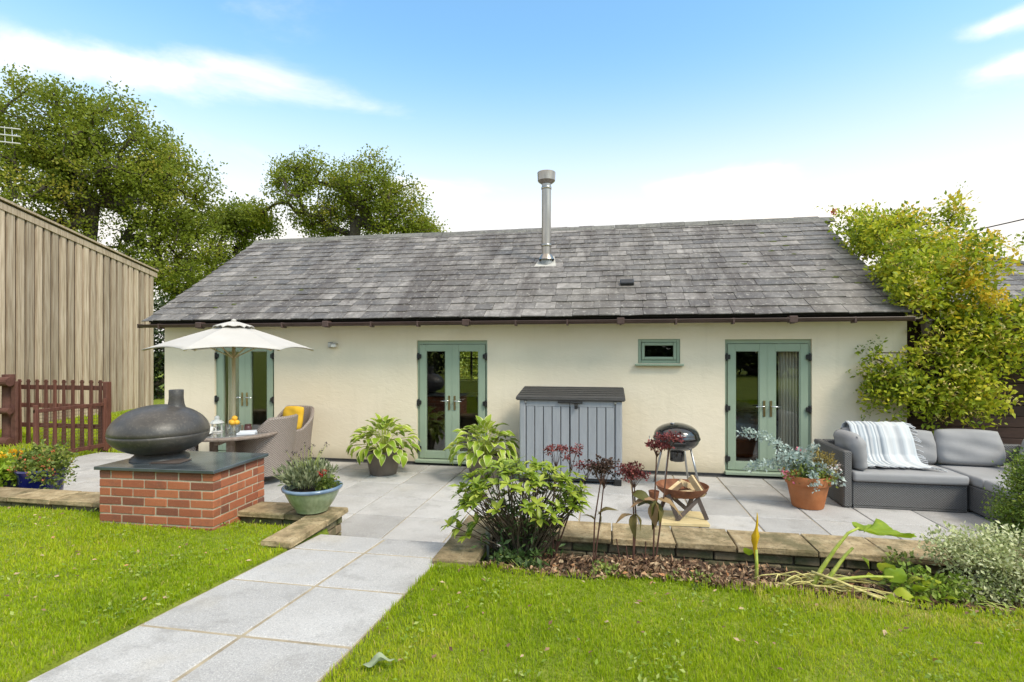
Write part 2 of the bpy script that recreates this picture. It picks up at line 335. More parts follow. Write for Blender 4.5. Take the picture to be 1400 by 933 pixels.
pm('terracotta', [(.3, (.36, .115, .035)), (.7, (.50, .19, .07))], 6, .8, .25, 50, layer=((.28, .12, .055), 2.4, .5, .75, .5))
pm('pot_taupe', [(.3, (.125, .10, .08)), (.7, (.18, .15, .125))], 5, .6, .15, 30)
pm('pot_celadon', [(.3, (.20, .26, .14)), (.7, (.33, .39, .24))], 9, .25, .1, 20, stretch=(3, 3, .8), coat=.4)
pm('pot_rim', [(.3, (.10, .16, .24)), (.7, (.20, .27, .36))], 9, .25, coat=.4)
pm('pot_blue', [(.3, (.008, .012, .09)), (.7, (.025, .03, .18))], 5, .18, coat=.6)
pm('pot_navy', [(.3, (.03, .035, .07)), (.7, (.06, .065, .11))], 5, .35)
pm('stake', [(.3, (.22, .23, .18)), (.7, (.38, .39, .32))], 15, .45)
pm('aerial', [(.3, (.6, .6, .62)), (.7, (.75, .75, .76))], 5, .4, metal=.6)
pm('cable', [(0, (.03, .03, .03))], 5, .7)
# ------------------------------------------------------------------ helpers
def link(name, me, mat, parent=None):
    o = bpy.data.objects.new(name, me); COL.objects.link(o)
    if mat is not None and not me.materials: me.materials.append(MATS[mat])
    if parent is not None: o.parent = parent
    return o
def obj(name, bm, mat, parent=None, smooth=False, uv=0, keep=False):
    bmesh.ops.recalc_face_normals(bm, faces=bm.faces)
    me = bpy.data.meshes.new(name); 
    if uv:
        bm.normal_update(); ul = bm.loops.layers.uv.new('UV')
        for f in bm.faces:
            n = f.normal; ax = max(range(3), key=lambda i: abs(n[i]))
            for l in f.loops:
                c = l.vert.co
                l[ul].uv = ((c.y if ax == 0 else c.x)*uv, (c.y if ax == 2 else c.z)*uv)
    bm.to_mesh(me)
    if not keep: bm.free()
    if smooth:
        for p in me.polygons: p.use_smooth = True
    return link(name, me, mat, parent)
def smooth_by_angle(o, ang=35):
    me = o.data
    for p in me.polygons: p.use_smooth = True
    bm = bmesh.new(); bm.from_mesh(me)
    for e in bm.edges:
        if len(e.link_faces) == 2 and e.calc_face_angle(0) > R(ang): e.smooth = False
    bm.to_mesh(me); bm.free(); return o
def tag(o, label, cat, group=None, kind=None):
    if label: o['label'] = label
    if cat: o['category'] = cat
    if group: o['group'] = group
    if kind: o['kind'] = kind
    return o
def thing(name, label, cat, loc=(0, 0, 0), rz=0, group=None):
    o = bpy.data.objects.new(name, None); COL.objects.link(o); o.empty_display_size = .1
    o.location = loc; o.rotation_euler = (0, 0, rz)
    return tag(o, label, cat, group)
def structure(o): o['kind'] = 'structure'; return o
def copy_tree(root, loc, rz, label, scale=None):
    def cp(o, par):
        c = o.copy(); COL.objects.link(c); c.parent = par
        for ch in list(o.children): cp(ch, c)
        return c
    r = cp(root, None); r.location = loc; r.rotation_euler = (0, 0, rz); r['label'] = label
    if scale: r.scale = scale
    return r
def B(): return bmesh.new()
def bx(bm, c, s, rz=0, bev=0, seg=1, rot=None):
    M = Matrix.Translation(c) @ (rot.to_4x4() if rot is not None else Matrix.Rotation(rz, 4, 'Z')) @ Matrix.Diagonal((s[0], s[1], s[2], 1))
    r = bmesh.ops.create_cube(bm, size=1, matrix=M)
    if bev:
        es = {e for v in r['verts'] for e in v.link_edges}
        bmesh.ops.bevel(bm, geom=list(es), offset=bev, segments=seg, profile=.6, affect='EDGES', clamp_overlap=True)
    return bm
def tube(bm, pts, rad, seg=8, cap=True):
    pts = [Vector(p) for p in pts]; n = len(pts)
    if not hasattr(rad, '__len__'): rad = [rad]*n
    rings = []; prev = None
    for i, p in enumerate(pts):
        d = (pts[min(i+1, n-1)] - pts[max(i-1, 0)])
        d = d.normalized() if d.length > 1e-9 else Vector((0, 0, 1))
        if prev is None:
            a = d.cross(Vector((0, 0, 1)) if abs(d.z) < .9 else Vector((1, 0, 0))).normalized()
        else:
            a = prev - d*prev.dot(d); a = a.normalized() if a.length > 1e-6 else d.orthogonal().normalized()
        prev = a; b = d.cross(a)
        rings.append([bm.verts.new(p + (a*math.cos(2*math.pi*k/seg) + b*math.sin(2*math.pi*k/seg))*rad[i]) for k in range(seg)])
    for r0, r1 in zip(rings, rings[1:]):
        for k in range(seg): bm.faces.new((r0[k], r0[(k+1) % seg], r1[(k+1) % seg], r1[k]))
    if cap:
        bm.faces.new(rings[0][::-1]); bm.faces.new(rings[-1])
    return bm
def lathe(bm, prof, seg=32, c=(0, 0, 0), sx=1, sy=1, cap=False):
    rings = []
    for r, z in prof:
        rings.append([bm.verts.new((c[0] + max(r, 1e-4)*sx*math.cos(2*math.pi*k/seg), c[1] + max(r, 1e-4)*sy*math.sin(2*math.pi*k/seg), c[2] + z)) for k in range(seg)])
    for a, b in zip(rings, rings[1:]):
        for k in range(seg): bm.faces.new((a[k], a[(k+1) % seg], b[(k+1) % seg], b[k]))
    if cap: bm.faces.new(rings[0][::-1]); bm.faces.new(rings[-1])
    return bm
def surf(bm, fn, nu, nv, closed_u=False):
    g = [[bm.verts.new(fn(i/nu, j/nv)) for j in range(nv+1)] for i in range(nu + (0 if closed_u else 1))]
    L = len(g)
    for i in range(nu):
        for j in range(nv): bm.faces.new((g[i][j], g[(i+1) % L][j], g[(i+1) % L][j+1], g[i][j+1]))
    return g
def pillow(bm, w, h, t, M=Matrix.Identity(4), n=14, p=5, soft=.06, seed=0):
    rr = random.Random(seed); ph = [rr.uniform(0, 6) for _ in range(6)]
    for sgn in (1, -1):
        def fn(a, b):
            x, y = 2*a-1, 2*b-1
            e = max(0, (1-abs(x)**p)*(1-abs(y)**p))**.5
            pin = 1 - .045*(abs(x)*abs(y))**2*2 + .0
            xx = x*(1-.03*(1-abs(y)**2)*0) ; wob = soft*t*(math.sin(5*x+ph[0])*math.sin(4*y+ph[1]) + .6*math.sin(9*y+ph[2]+3*x))
            return M @ Vector((x*w/2*pin*(1-.02*math.sin(3*y+ph[3])), sgn*(t/2*e + wob*e) , y*h/2*pin))
        surf(bm, fn, n, n)
    bmesh.ops.remove_doubles(bm, verts=bm.verts, dist=1e-4); return bm
def quadgrid(xs, ys, fz):
    bm = B(); g = [[bm.verts.new((x, y, fz(x, y))) for y in ys] for x in xs]
    for i in range(len(xs)-1):
        for j in range(len(ys)-1): bm.faces.new((g[i][j], g[i+1][j], g[i+1][j+1], g[i][j+1]))
    return bm
# --- mass geometry: many small leaves, blades or flakes in one mesh
LEAF = (np.array([(0, 0, 0), (.28, .42, .06), (0, .5, 0), (-.28, .42, .06), (0, 1, -.06)], float), [(0, 1, 2), (0, 2, 3), (1, 4, 2), (2, 4, 3)])
LEAF_LONG = (np.array([(0, 0, 0), (.15, .5, .04), (0, .52, 0), (-.15, .5, .04), (0, 1, -.14)], float), [(0, 1, 2), (0, 2, 3), (1, 4, 2), (2, 4, 3)])
QUADL = (np.array([(0, 0, 0), (.36, .5, .05), (0, 1, 0), (-.36, .5, .05)], float), [(0, 1, 2), (0, 2, 3)])
BLADE = (np.array([(-.5, 0, 0), (.5, 0, 0), (.38, .10, .55), (-.38, .10, .55), (0, .34, 1)], float), [(0, 1, 2), (0, 2, 3), (3, 2, 4)])
def basis(dirs, roll, up=None):
    """rotation matrices whose y axis follows dirs; z (leaf face) turned by roll"""
    y = dirs/np.maximum(np.linalg.norm(dirs, axis=1, keepdims=True), 1e-9)
    ref = np.tile(np.array([0, 0, 1.]), (len(y), 1)) if up is None else up
    x = np.cross(y, ref); bad = np.linalg.norm(x, axis=1) < 1e-3; x[bad] = (1, 0, 0)
    x /= np.linalg.norm(x, axis=1, keepdims=True); z = np.cross(x, y)
    c, s = np.cos(roll)[:, None], np.sin(roll)[:, None]
    x2 = x*c + z*s; z2 = -x*s + z*c
    return np.stack([x2, y, z2], axis=2)
def mass(name, tmpl, pos, rot, scale, rnd, mat, parent=None, smooth=False):
    V, F = tmpl; k = len(V); F = np.array(F); N = len(pos)
    scale = np.asarray(scale, float)
    if scale.ndim == 1: scale = np.repeat(scale[:, None], 3, 1)
    P = np.einsum('nij,nkj->nki', rot, V[None]*scale[:, None, :]) + pos[:, None, :]
    me = bpy.data.meshes.new(name); me.vertices.add(N*k); me.vertices.foreach_set('co', P.reshape(-1).astype(np.float32))
    idx = (F[None] + (np.arange(N)*k)[:, None, None]).reshape(-1)
    nf = N*len(F); me.loops.add(nf*3); me.loops.foreach_set('vertex_index', idx.astype(np.int32))
    me.polygons.add(nf); me.polygons.foreach_set('loop_start', (np.arange(nf)*3).astype(np.int32))
    me.polygons.foreach_set('use_smooth', np.full(nf, bool(smooth)))
    a = me.attributes.new('rnd', 'FLOAT', 'POINT'); a.data.foreach_set('value', np.repeat(np.clip(rnd, 0, 1), k).astype(np.float32))
    me.update(calc_edges=True); me.validate()
    o = link(name, me, mat, parent)
    if parent is not None and name != 'crown': o['kind'] = 'stuff'
    return o
def rdir(n, up=0.0):
    v = RNG.normal(size=(n, 3)); v /= np.linalg.norm(v, axis=1, keepdims=True); v[:, 2] += up; return v
def leaf_cloud(name, centers, per, spread, size, mat, parent, tmpl=QUADL, up=.25, flat=1.0, rlo=0, rhi=1, crand=.5):
    centers = np.asarray(centers, float); n = len(centers)
    ci = np.repeat(np.arange(n), per); N = len(ci)
    off = np.clip(RNG.normal(size=(N, 3)), -2.0, 2.0)*spread; off[:, 2] *= flat
    pos = centers[ci] + off
    d = off/np.maximum(np.linalg.norm(off, axis=1, keepdims=True), 1e-6)*.6 + rdir(N)*.8; d[:, 2] += up
    cr = RNG.random(n)[ci]
    rnd = rlo + (rhi-rlo)*(crand*cr + (1-crand)*RNG.random(N))
    return mass(name, tmpl, pos, basis(d, RNG.uniform(-1.2, 1.2, N)), size*RNG.uniform(.6, 1.25, N), rnd, mat, parent)
def blobs(ells, n, shell=.55):
    """n points inside a union of ellipsoids [(cx,cy,cz,rx,ry,rz,weight)], denser towards the outside"""
    wts = np.array([e[6] for e in ells]); wts = wts/wts.sum(); out = []
    for _ in range(n):
        e = ells[RNG.choice(len(ells), p=wts)]
        d = RNG.normal(size=3); d /= np.linalg.norm(d); r = RNG.random()**(1/3)*(1-shell) + shell*RNG.random()**.5
        r = min(r, 1); out.append((e[0]+d[0]*r*e[3], e[1]+d[1]*r*e[4], e[2]+d[2]*r*e[5]))
    return np.array(out)
def branches(bm, base, pts, r_tip=.015, k=.5, seg=5, trunk=None, rmax=None):
    """grow limbs from a trunk polyline to every point in pts; thickness follows what each limb carries"""
    nodes = [Vector(p) for p in trunk]; par = [-1] + list(range(len(trunk)-1))
    order = sorted(pts, key=lambda p: (Vector(p)-Vector(trunk[-1])).length)
    for p in order:
        p = Vector(p); best, bd = 0, 1e9
        for i, q in enumerate(nodes):
            dd = (p-q).length + (.6*max(0, q.z-p.z)) + (.5 if i < 2 else 0)
            if dd < bd: bd, best = dd, i
        q = nodes[best]; L = (p-q).length
        if L > .9:
            mid = q.lerp(p, .5) + Vector((random.uniform(-1, 1), random.uniform(-1, 1), random.uniform(-.2, 1)))*L*.10
            nodes.append(mid); par.append(best); best = len(nodes)-1
        nodes.append(p); par.append(best)
    load = [1.0]*len(nodes)
    for i in range(len(nodes)-1, 0, -1): load[par[i]] += load[i]
    for i in range(1, len(nodes)):
        a, b = nodes[par[i]], nodes[i]
        ra, rb = r_tip*load[par[i]]**k, r_tip*load[i]**k
        ra = min(ra, rb*1.6 if par[i] >= len(trunk) or i >= len(trunk) else ra)
        if rmax: ra, rb = min(ra, rmax), min(rb, rmax)
        tube(bm, [a, b], [ra, rb], seg if load[i] > 6 else 3, cap=False)
    return bm
def make_tree(label, base, trunk, ells, nclus, per, spread, leaf, mat, name='oak_tree', cat='tree', group='trees behind the cottage', r_tip=.016, seed=1):
    random.seed(seed); t = thing(name, label, cat, base, 0, group)
    bb = Vector(base); ells = [(e[0]-bb.x, e[1]-bb.y, e[2]-bb.z)+tuple(e[3:]) for e in ells]
    tr = [Vector(p)-bb for p in trunk]; pts = blobs(ells, nclus)
    bm = B(); branches(bm, tr[0], [tuple(p) for p in pts], r_tip, .52, 7, tr, .26)
    obj('trunk', bm, 'bark', t)
    leaf_cloud('crown', pts, per, spread, leaf, mat, t, QUADL, .3, .8, 0, 1, .72)
    return t
def stem_bush(bm, base, tips, r0, r1, bend=.15, seg=4):
    for p in tips:
        b = Vector(base) + Vector((random.uniform(-1, 1), random.uniform(-1, 1), 0))*.08; p = Vector(p); L = (p-b).length
        m = b.lerp(p, .5) + Vector((random.uniform(-1, 1)*bend*L, random.uniform(-1, 1)*bend*L, .08*L))
        tube(bm, [b, b.lerp(m, .55), m, m.lerp(p, .55), p], [r0, r0*.85, (r0+r1)/2, r1*1.1, r1], seg, cap=False)
    return bm

# ------------------------------------------------------------------ the ground and what is laid on it
def bed_edge(x):                          # where the lawn gives way to the flower bed
    return 3.62 + .05*math.sin(2.3*x+.5) + .04*math.sin(5.1*x) - .06*max(0, x-1)
def gz(x, y):
    if y > 4.36:
        if x < -8.9 and y > 5: return -.06 + .16*min(1, max(0, (-8.95-x)/2.6))**1.2 + .0*y
        return -.06
    z = .58 - .073*max(y, -2)
    if -2.46 < x < -1.2: z = (-.1 if y > 3.95 else z-.055)
    elif x > -1.0:
        e = bed_edge(x)
        if y > e-.05:
            k = min(1, (y-e+.05)/.5); k = k*k*(3-2*k); z = z*(1-k) + .185*k + .03*math.sin(7*x)*math.sin(9*y)*k
    return z + .012*math.sin(1.7*x+.4)*math.sin(1.3*y)
xs = [-700, -300, -120, -60, -35, -24, -18, -15, -13] + list(np.arange(-12, -2.6, .25)) + [-2.47, -2.459, -2.3, -1.8, -1.3, -1.201, -1.19] + list(np.arange(-1.05, 4.2, .1)) + [4.6, 5.2, 6, 7, 8, 10, 13, 18, 26, 40, 70, 150, 300, 700]
ys = [-700, -300, -120, -60, -30, -18, -10, -6, -3, -1] + list(np.arange(0, 3.3, .25)) + list(np.arange(3.3, 4.36, .07)) + [4.355, 4.5, 5, 5.4, 6, 7, 8, 9, 10, 12, 15, 20, 30, 50, 90, 200, 700]
ground = structure(obj('ground', quadgrid([float(x) for x in xs], [float(y) for y in ys], gz), 'turf', smooth=True))
SL = math.atan(-.073)
def jitter_obj(o, a): o.rotation_euler.x += random.uniform(-a, a); o.rotation_euler.y += random.uniform(-a, a)
# path of square slabs, running down to one step
pathb = B(); bx(pathb, (-1.832, 1.6, .58-.073*1.6-.035), (1.215, 5.1, .05), rot=Matrix.Rotation(SL, 3, 'X'))
path = structure(obj('path', pathb, 'joint'))
def slab_mesh(sx_, sy_, sz_=.045):
    b = bx(B(), (0, 0, -sz_/2), (sx_, sy_, sz_), bev=.006); me = bpy.data.meshes.new('slab'); b.to_mesh(me); b.free()
    me.materials.append(MATS['granite']); return me
rows = [(3.775, 4.185)] + [(3.775-.69*(k+1), 3.775-.69*k) for k in range(6)]
cache = {}
def slab(par, x0, x1, y0, y1, z, tilt=0, g=.015):
    key = (round(x1-x0, 3), round(y1-y0, 3), g)
    if key not in cache: cache[key] = slab_mesh(x1-x0-g, y1-y0-g)
    o = link('slab', cache[key], None, par); o.location = ((x0+x1)/2, (y0+y1)/2, z + random.uniform(-.0015, .0015)); o.rotation_euler.x = tilt
    jitter_obj(o, .0018); return o
for (y0, y1) in rows:
    for (x0, x1) in ((-2.44, -1.832), (-1.832, -1.222)):
        ym = (y0+y1)/2; slab(path, x0, x1, y0, y1, .58-.073*ym - .004, SL, .022)
stp = B(); bx(stp, (-1.84, 3.99, .075), (1.16, .36, .33), bev=.008); step = structure(obj('step', stp, 'buff_stone'))
# patio
pb = B(); bx(pb, (-1.5, 6.14, -.036), (15.2, 4.02, .05)); patio = structure(obj('patio', pb, 'joint'))
yj = [8.14, 7.64, 6.95, 6.26, 5.57, 4.88]
for k in range(-10, 14):
    x0 = -2.82 + .63*k; x1 = x0+.63
    for r, (ya, yb) in enumerate(zip(yj[1:], yj)): slab(patio, x0, x1, ya, yb, 0)
    if k in (0, 1, 2): slab(patio, x0, x1, 4.19, 4.88, 0)
    else: slab(patio, x0, x1, 4.74, 4.88, 0)
gs = B(); bx(gs, (-1.85, 8.2, -.03), (12.1, .115, .05)); structure(obj('drain_strip', gs, 'gravel_dark'))

# ------------------------------------------------------------------ low retaining walls with buff coping
def low_wall(label, segs):
    """segs: (x0,x1,y0,y1,axis) runs of coping; stones below each"""
    t = thing('garden_wall', label, 'wall', (segs[0][0], segs[0][2], 0), 0); ox, oy = segs[0][0], segs[0][2]
    core = B()
    for (x0, x1, y0, y1, ax, ztop) in segs:
        ins = .05
        bx(core, ((x0+x1)/2-ox, (y0+y1)/2-oy, (ztop-.05)/2 - .05), (x1-x0-2*ins-.03, y1-y0-2*ins-.03, ztop-.05+.09))
    obj('mortar', core, 'dark_mortar', t)
    for (x0, x1, y0, y1, ax, ztop) in segs:
        a0, a1 = (x0, x1) if ax == 'x' else (y0, y1); p = a0
        while p < a1-.05:
            L = min(random.uniform(.42, .62), a1-p)
            if a1-(p+L) < .15: L = a1-p
            b = B(); 
            if ax == 'x': c, s = (p+L/2-ox, (y0+y1)/2-oy, ztop-.024), (L-.010, y1-y0, .048)
            else: c, s = ((x0+x1)/2-ox, p+L/2-oy, ztop-.024), (x1-x0, L-.010, .048)
            bx(b, c, s, bev=.010, seg=2)
            for v in b.verts: v.co += Vector((random.uniform(-1, 1), random.uniform(-1, 1), random.uniform(-1, 1)))*.0035
            obj('coping_stone', b, 'buff_stone', t); p += L
        faces = [('y', y0, x0, x1), ('y', y1, x0, x1), ('x', x0, y0, y1), ('x', x1, y0, y1)]
        for (fa, fp, b0, b1) in faces:                     # three courses of stone on each face
            sgn = -1 if fp in (y0, x0) else 1
            for cz in range(4):
                q = b0+.05; zc = ztop-.05-.042-cz*.083
                if zc < -.02: continue
                while q < b1-.08:
                    L = min(random.uniform(.16, .34), b1-.05-q)
                    b = B(); d = .05; fpp = fp - sgn*(.05+d/2-.012) + random.uniform(-.004, .004)
                    if fa == 'y': bx(b, (q+L/2-ox, fpp-oy, zc), (L-.012, d, .073), bev=.008)
                    else: bx(b, (fpp-ox, q+L/2-oy, zc), (d, L-.012, .073), bev=.008)
                    for v in b.verts: v.co += Vector((random.uniform(-1, 1), random.uniform(-1, 1), random.uniform(-1, 1)))*.004
                    obj('stone', b, 'wall_stone', t); q += L
    return t
random.seed(3)
low_wall('low stone retaining wall with buff coping on the left, carrying the lavender bowl', [(-8.9, -2.70, 4.40, 4.75, 'x', .345), (-2.695, -2.435, 3.74, 4.69, 'y', .35)])
low_wall('low stone retaining wall with buff coping on the right, behind the flower bed', [(-.92, 5.3, 4.28, 4.68, 'x', .35), (-1.245, -.925, 3.64, 4.69, 'y', .345)])
# ------------------------------------------------------------------ the cottage
YW = 8.26
cot = thing('cottage', 'cream rendered single-storey cottage with slate roof and sage green doors', 'house', (0, YW, 0))
OPEN = [(-6.85, -5.68, 0, 2.02), (-3.08, -1.89, 0, 2.02), (.47, 1.09, 1.66, 2.03), (1.73, 2.92, 0, 2.02)]
wb = B(); WX0, WX1, WT = -7.87, 4.15, .3
edges = [WX0]
for o in OPEN:
    bx(wb, ((edges[-1]+o[0])/2, WT/2, 1.15), (o[0]-edges[-1], WT, 2.5))
    bx(wb, ((o[0]+o[1])/2, WT/2, (o[3]+2.4)/2), (o[1]-o[0], WT, 2.4-o[3]))
    if o[2] > 0: bx(wb, ((o[0]+o[1])/2, WT/2, (o[2]-.1)/2), (o[1]-o[0], WT, o[2]+.1))
    edges.append(o[1])
bx(wb, ((edges[-1]+WX1)/2, WT/2, 1.15), (WX1-edges[-1], WT, 2.5))
obj('wall', wb, 'render', cot)
EY, EZ, RY, RZ = 7.93-YW, 2.345, 11.62-YW, 4.50      # eave and ridge (top of the slates)
BYY = 2*RY - EY                                       # back eave
def gable(x0, x1, name):
    b = B(); pr = [(.3, -.1), (BYY-.32, -.1), (BYY-.32, 2.3), (RY, RZ-.16), (.3, 2.37)]
    f0 = [b.verts.new((x0, y, z)) for y, z in pr]; f1 = [b.verts.new((x1, y, z)) for y, z in pr]
    b.faces.new(f0); b.faces.new(f1[::-1])
    for i in range(5): b.faces.new((f0[i], f0[(i+1) % 5], f1[(i+1) % 5], f1[i]))
    return obj('gable_wall', b, 'render', cot)
gable(WX0, WX0+.3, 'l'); gable(WX1-.3, WX1, 'r')
bw = B(); bwy = BYY-.46                                # back wall with one window that shows through the middle doors
BWX = (-4.30, -3.60, .98, 1.92)
bx(bw, ((WX0+.3+BWX[0])/2, bwy, 1.1), (BWX[0]-WX0-.3, .28, 2.4)); bx(bw, ((WX1-.3+BWX[1])/2, bwy, 1.1), (WX1-.3-BWX[1], .28, 2.4))
bx(bw, ((BWX[0]+BWX[1])/2, bwy, (BWX[2]-.1)/2), (BWX[1]-BWX[0], .28, BWX[2]+.1)); bx(bw, ((BWX[0]+BWX[1])/2, bwy, (BWX[3]+2.3)/2), (BWX[1]-BWX[0], .28, 2.3-BWX[3]))
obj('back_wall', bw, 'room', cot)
b = B(); fw = .05
for xx in (BWX[0]+fw/2, BWX[1]-fw/2, (BWX[0]+BWX[1])/2+.08): bx(b, (xx, bwy, (BWX[2]+BWX[3])/2), (fw, .06, BWX[3]-BWX[2]))
for z_ in (BWX[2]+.03, BWX[3]-.03, BWX[3]-.28): bx(b, ((BWX[0]+BWX[1])/2, bwy, z_), (BWX[1]-BWX[0], .05, .035))
obj('back_window_frame', b, 'dark_brown', cot)
# rooms: partitions, ceiling and floor behind the front wall
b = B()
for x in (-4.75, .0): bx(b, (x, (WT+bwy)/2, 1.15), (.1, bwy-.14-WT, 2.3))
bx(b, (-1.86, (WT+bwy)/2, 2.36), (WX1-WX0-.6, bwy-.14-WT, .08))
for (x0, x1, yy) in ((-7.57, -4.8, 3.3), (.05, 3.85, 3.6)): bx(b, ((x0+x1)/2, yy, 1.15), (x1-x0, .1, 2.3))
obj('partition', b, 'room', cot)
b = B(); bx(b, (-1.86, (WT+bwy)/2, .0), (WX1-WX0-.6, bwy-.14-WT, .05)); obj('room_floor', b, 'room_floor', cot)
# roof
pitch = math.atan2(RZ-EZ, RY-EY); SLEN = math.hypot(RZ-EZ, RY-EY); NROW = 17; EXPO = SLEN/NROW
def xl(s): return -7.98 - .47*s/SLEN
XR = 4.28
def xr(s): return 4.04 + .24*s/SLEN
def roofpt(x, s, n=0): return Vector((x, EY + s*math.cos(pitch) - n*math.sin(pitch), EZ + s*math.sin(pitch) + n*math.cos(pitch)))
rb = B()
def plate(b, pts, th):
    a = [b.verts.new(p) for p in pts]; c = [b.verts.new(p - Vector((0, 0, th))) for p in pts]; n = len(pts)
    b.faces.new(a); b.faces.new(c[::-1])
    for i in range(n): b.faces.new((a[i], a[(i+1) % n], c[(i+1) % n], c[i]))
plate(rb, [roofpt(xl(0)+.02, .13, -.012), roofpt(xr(0)-.02, .13, -.012), roofpt(XR-.02, SLEN, -.012), roofpt(xl(SLEN)+.02, SLEN, -.012)], .09)
plate(rb, [Vector((xl(SLEN)+.02, RY+.01, RZ-.02)), Vector((XR-.02, RY+.01, RZ-.02)), Vector((xr(0)-.02, BYY, EZ)), Vector((xl(0)+.02, BYY, EZ))], .09)
roof = obj('roof', rb, 'dark_gap', cot)
SLV = np.array([(-.5, 0, 0), (.5, .0, 0), (.5, .45, 0), (-.5, .45, 0), (-.5, .004, 1), (.5, -.003, 1), (.5, .45, 1), (-.5, .45, 1)], float)
SLF = [(0, 3, 2), (0, 2, 1), (4, 5, 6), (4, 6, 7), (0, 1, 5), (0, 5, 4), (1, 2, 6), (1, 6, 5), (3, 0, 4), (3, 4, 7)]
rr = random.Random(5); variants = []
for k in range(14):
    me = bpy.data.meshes.new('slate'); V = SLV.copy()
    V[[0, 1, 4, 5], 1] += np.repeat([rr.uniform(-.012, .014), rr.uniform(-.012, .014)], 1)[[0, 1, 0, 1]]
    V[:, 2] *= rr.uniform(.012, .019); me.from_pydata([tuple(v) for v in V], [], SLF); me.materials.append(MATS['slate']); variants.append(me)
specs = []
for r in range(NROW):
    s = r*EXPO; x = xl(s + EXPO/2) - rr.uniform(0, .02); xend = xr(s) + rr.uniform(-.015, .02)
    x -= 0
    first = rr.uniform(.18, .4)
    while x < xend-.02:
        wv = first if first else rr.choice((.25, .28, .30, .33, .36, .40, .46)) * (1.15 if x > 1.8 else 1) * rr.uniform(.95, 1.05)
        first = None
        if xend-(x+wv) < .16: wv = xend-x
        specs.append((r, x+wv/2, wv, s + rr.uniform(-.008, .008), rr.uniform(.035, .062), rr.uniform(-.006, .006))); x += wv
def slate_tf(sp):
    r, x, wv, s, til, yaw = sp
    return roofpt(x, s - .0, .020 + til*.12), pitch - til, yaw
for sp in specs[:300]:
    p, rx, yaw = slate_tf(sp); o = link('slate', rr.choice(variants), None, roof); o.location = p; o.rotation_euler = (rx, yaw*.6, yaw); o.scale = (sp[2]-.006, 1, 1)
rest = specs[300:]
pos = np.array([tuple(slate_tf(sp)[0]) for sp in rest]); rot = np.array([np.array(Matrix.Rotation(sp[5], 3, 'Z') @ Matrix.Rotation(slate_tf(sp)[1], 3, 'X')) for sp in rest])
so = mass('slate_courses', (SLV, SLF), pos, rot, np.array([(sp[2]-.006, 1, rr.uniform(.012, .019)) for sp in rest]), RNG.random(len(rest)), 'slate', roof); so['kind'] = 'stuff'
b = B()                                               # one ridge tile, repeated along the ridge
pr = [(-.15, -.10), (-.075, -.030), (-.035, .004), (0, .014), (.035, .004), (.075, -.030), (.15, -.10)]
f0 = [b.verts.new((-.24, y, z)) for y, z in pr] + [b.verts.new((-.24, y*.9, z-.022)) for y, z in pr[::-1]]
f1 = [b.verts.new((.235, y, z+.002)) for y, z in pr] + [b.verts.new((.235, y*.9, z-.02)) for y, z in pr[::-1]]
n = len(f0); b.faces.new(f0); b.faces.new(f1[::-1])
for i in range(n): b.faces.new((f0[i], f0[(i+1) % n], f1[(i+1) % n], f1[i]))
bmesh.ops.recalc_face_normals(b, faces=b.faces); rme = bpy.data.meshes.new('ridge_tile'); b.to_mesh(rme); b.free(); rme.materials.append(MATS['ridge'])
x = xl(SLEN)+.2
while x < XR:
    o = link('ridge_tile', rme, None, roof); o.location = (x, RY, RZ+.052 + rr.uniform(-.004, .006) + .015*math.sin(x*.9)); o.rotation_euler = (rr.uniform(-.02, .02), rr.uniform(-.012, .012), rr.uniform(-.006, .006)); x += .481
for (mx, ms) in ((2.95, 3.5), (3.05, 3.0), (2.9, 2.5), (3.2, 2.75), (3.45, 1.55), (3.5, 1.25), (3.2, 2.3), (3.75, 1.0), (-7.2, 1.1), (-6.6, .62), (-7.0, 1.9), (-5.6, 1.2), (-6.9, .5), (3.3, 3.25), (-4.9, 2.2), (2.3, 1.9)):
    b = B(); bmesh.ops.create_icosphere(b, subdivisions=2, radius=1)
    for v in b.verts: v.co = Vector((v.co.x*rr.uniform(.05, .075), v.co.y*rr.uniform(.015, .035), v.co.z*.016))*rr.uniform(.8, 1.2)
    o = obj('moss_tuft', b, 'moss', roof); o.location = roofpt(mx, ms, .03); o.rotation_euler = (pitch, 0, rr.uniform(-.4, .4))
# gutter
b = B(); gyc, gzc, gr = EY-.035, 2.302, .052
def gf(u, v):
    a = math.pi*(1+v); return Vector((-8.02 + u*12.06, gyc + gr*math.cos(a), gzc + gr*math.sin(a)))
surf(b, gf, 24, 8); tube(b, [(-8.02, gyc-gr, gzc), (4.04, gyc-gr, gzc)], .007, 6)
for xe in (-8.02, 4.04): bx(b, (xe, gyc, gzc-.02), (.008, 2*gr, .07))
gut = obj('gutter', b, 'gutter', cot); smooth_by_angle(gut, 40)
for i, x in enumerate(np.arange(-7.6, 4.0, .78)):
    b = B(); bx(b, (x, gyc+.01, gzc-.03), (.028, 2*gr+.03, .085), bev=.004); 
    if i % 3 == 1: bx(b, (x, gyc, gzc-.015), (.11, 2*gr+.022, .095), bev=.008)
    obj('bracket', b, 'gutter', gut)
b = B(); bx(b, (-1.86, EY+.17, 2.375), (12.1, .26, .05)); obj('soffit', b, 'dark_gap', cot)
b = B(); bx(b, (-1.86, -.004+.002, -.02), (12.0, .03, .10)); obj('wall_foot', b, 'plinth_dark', cot)
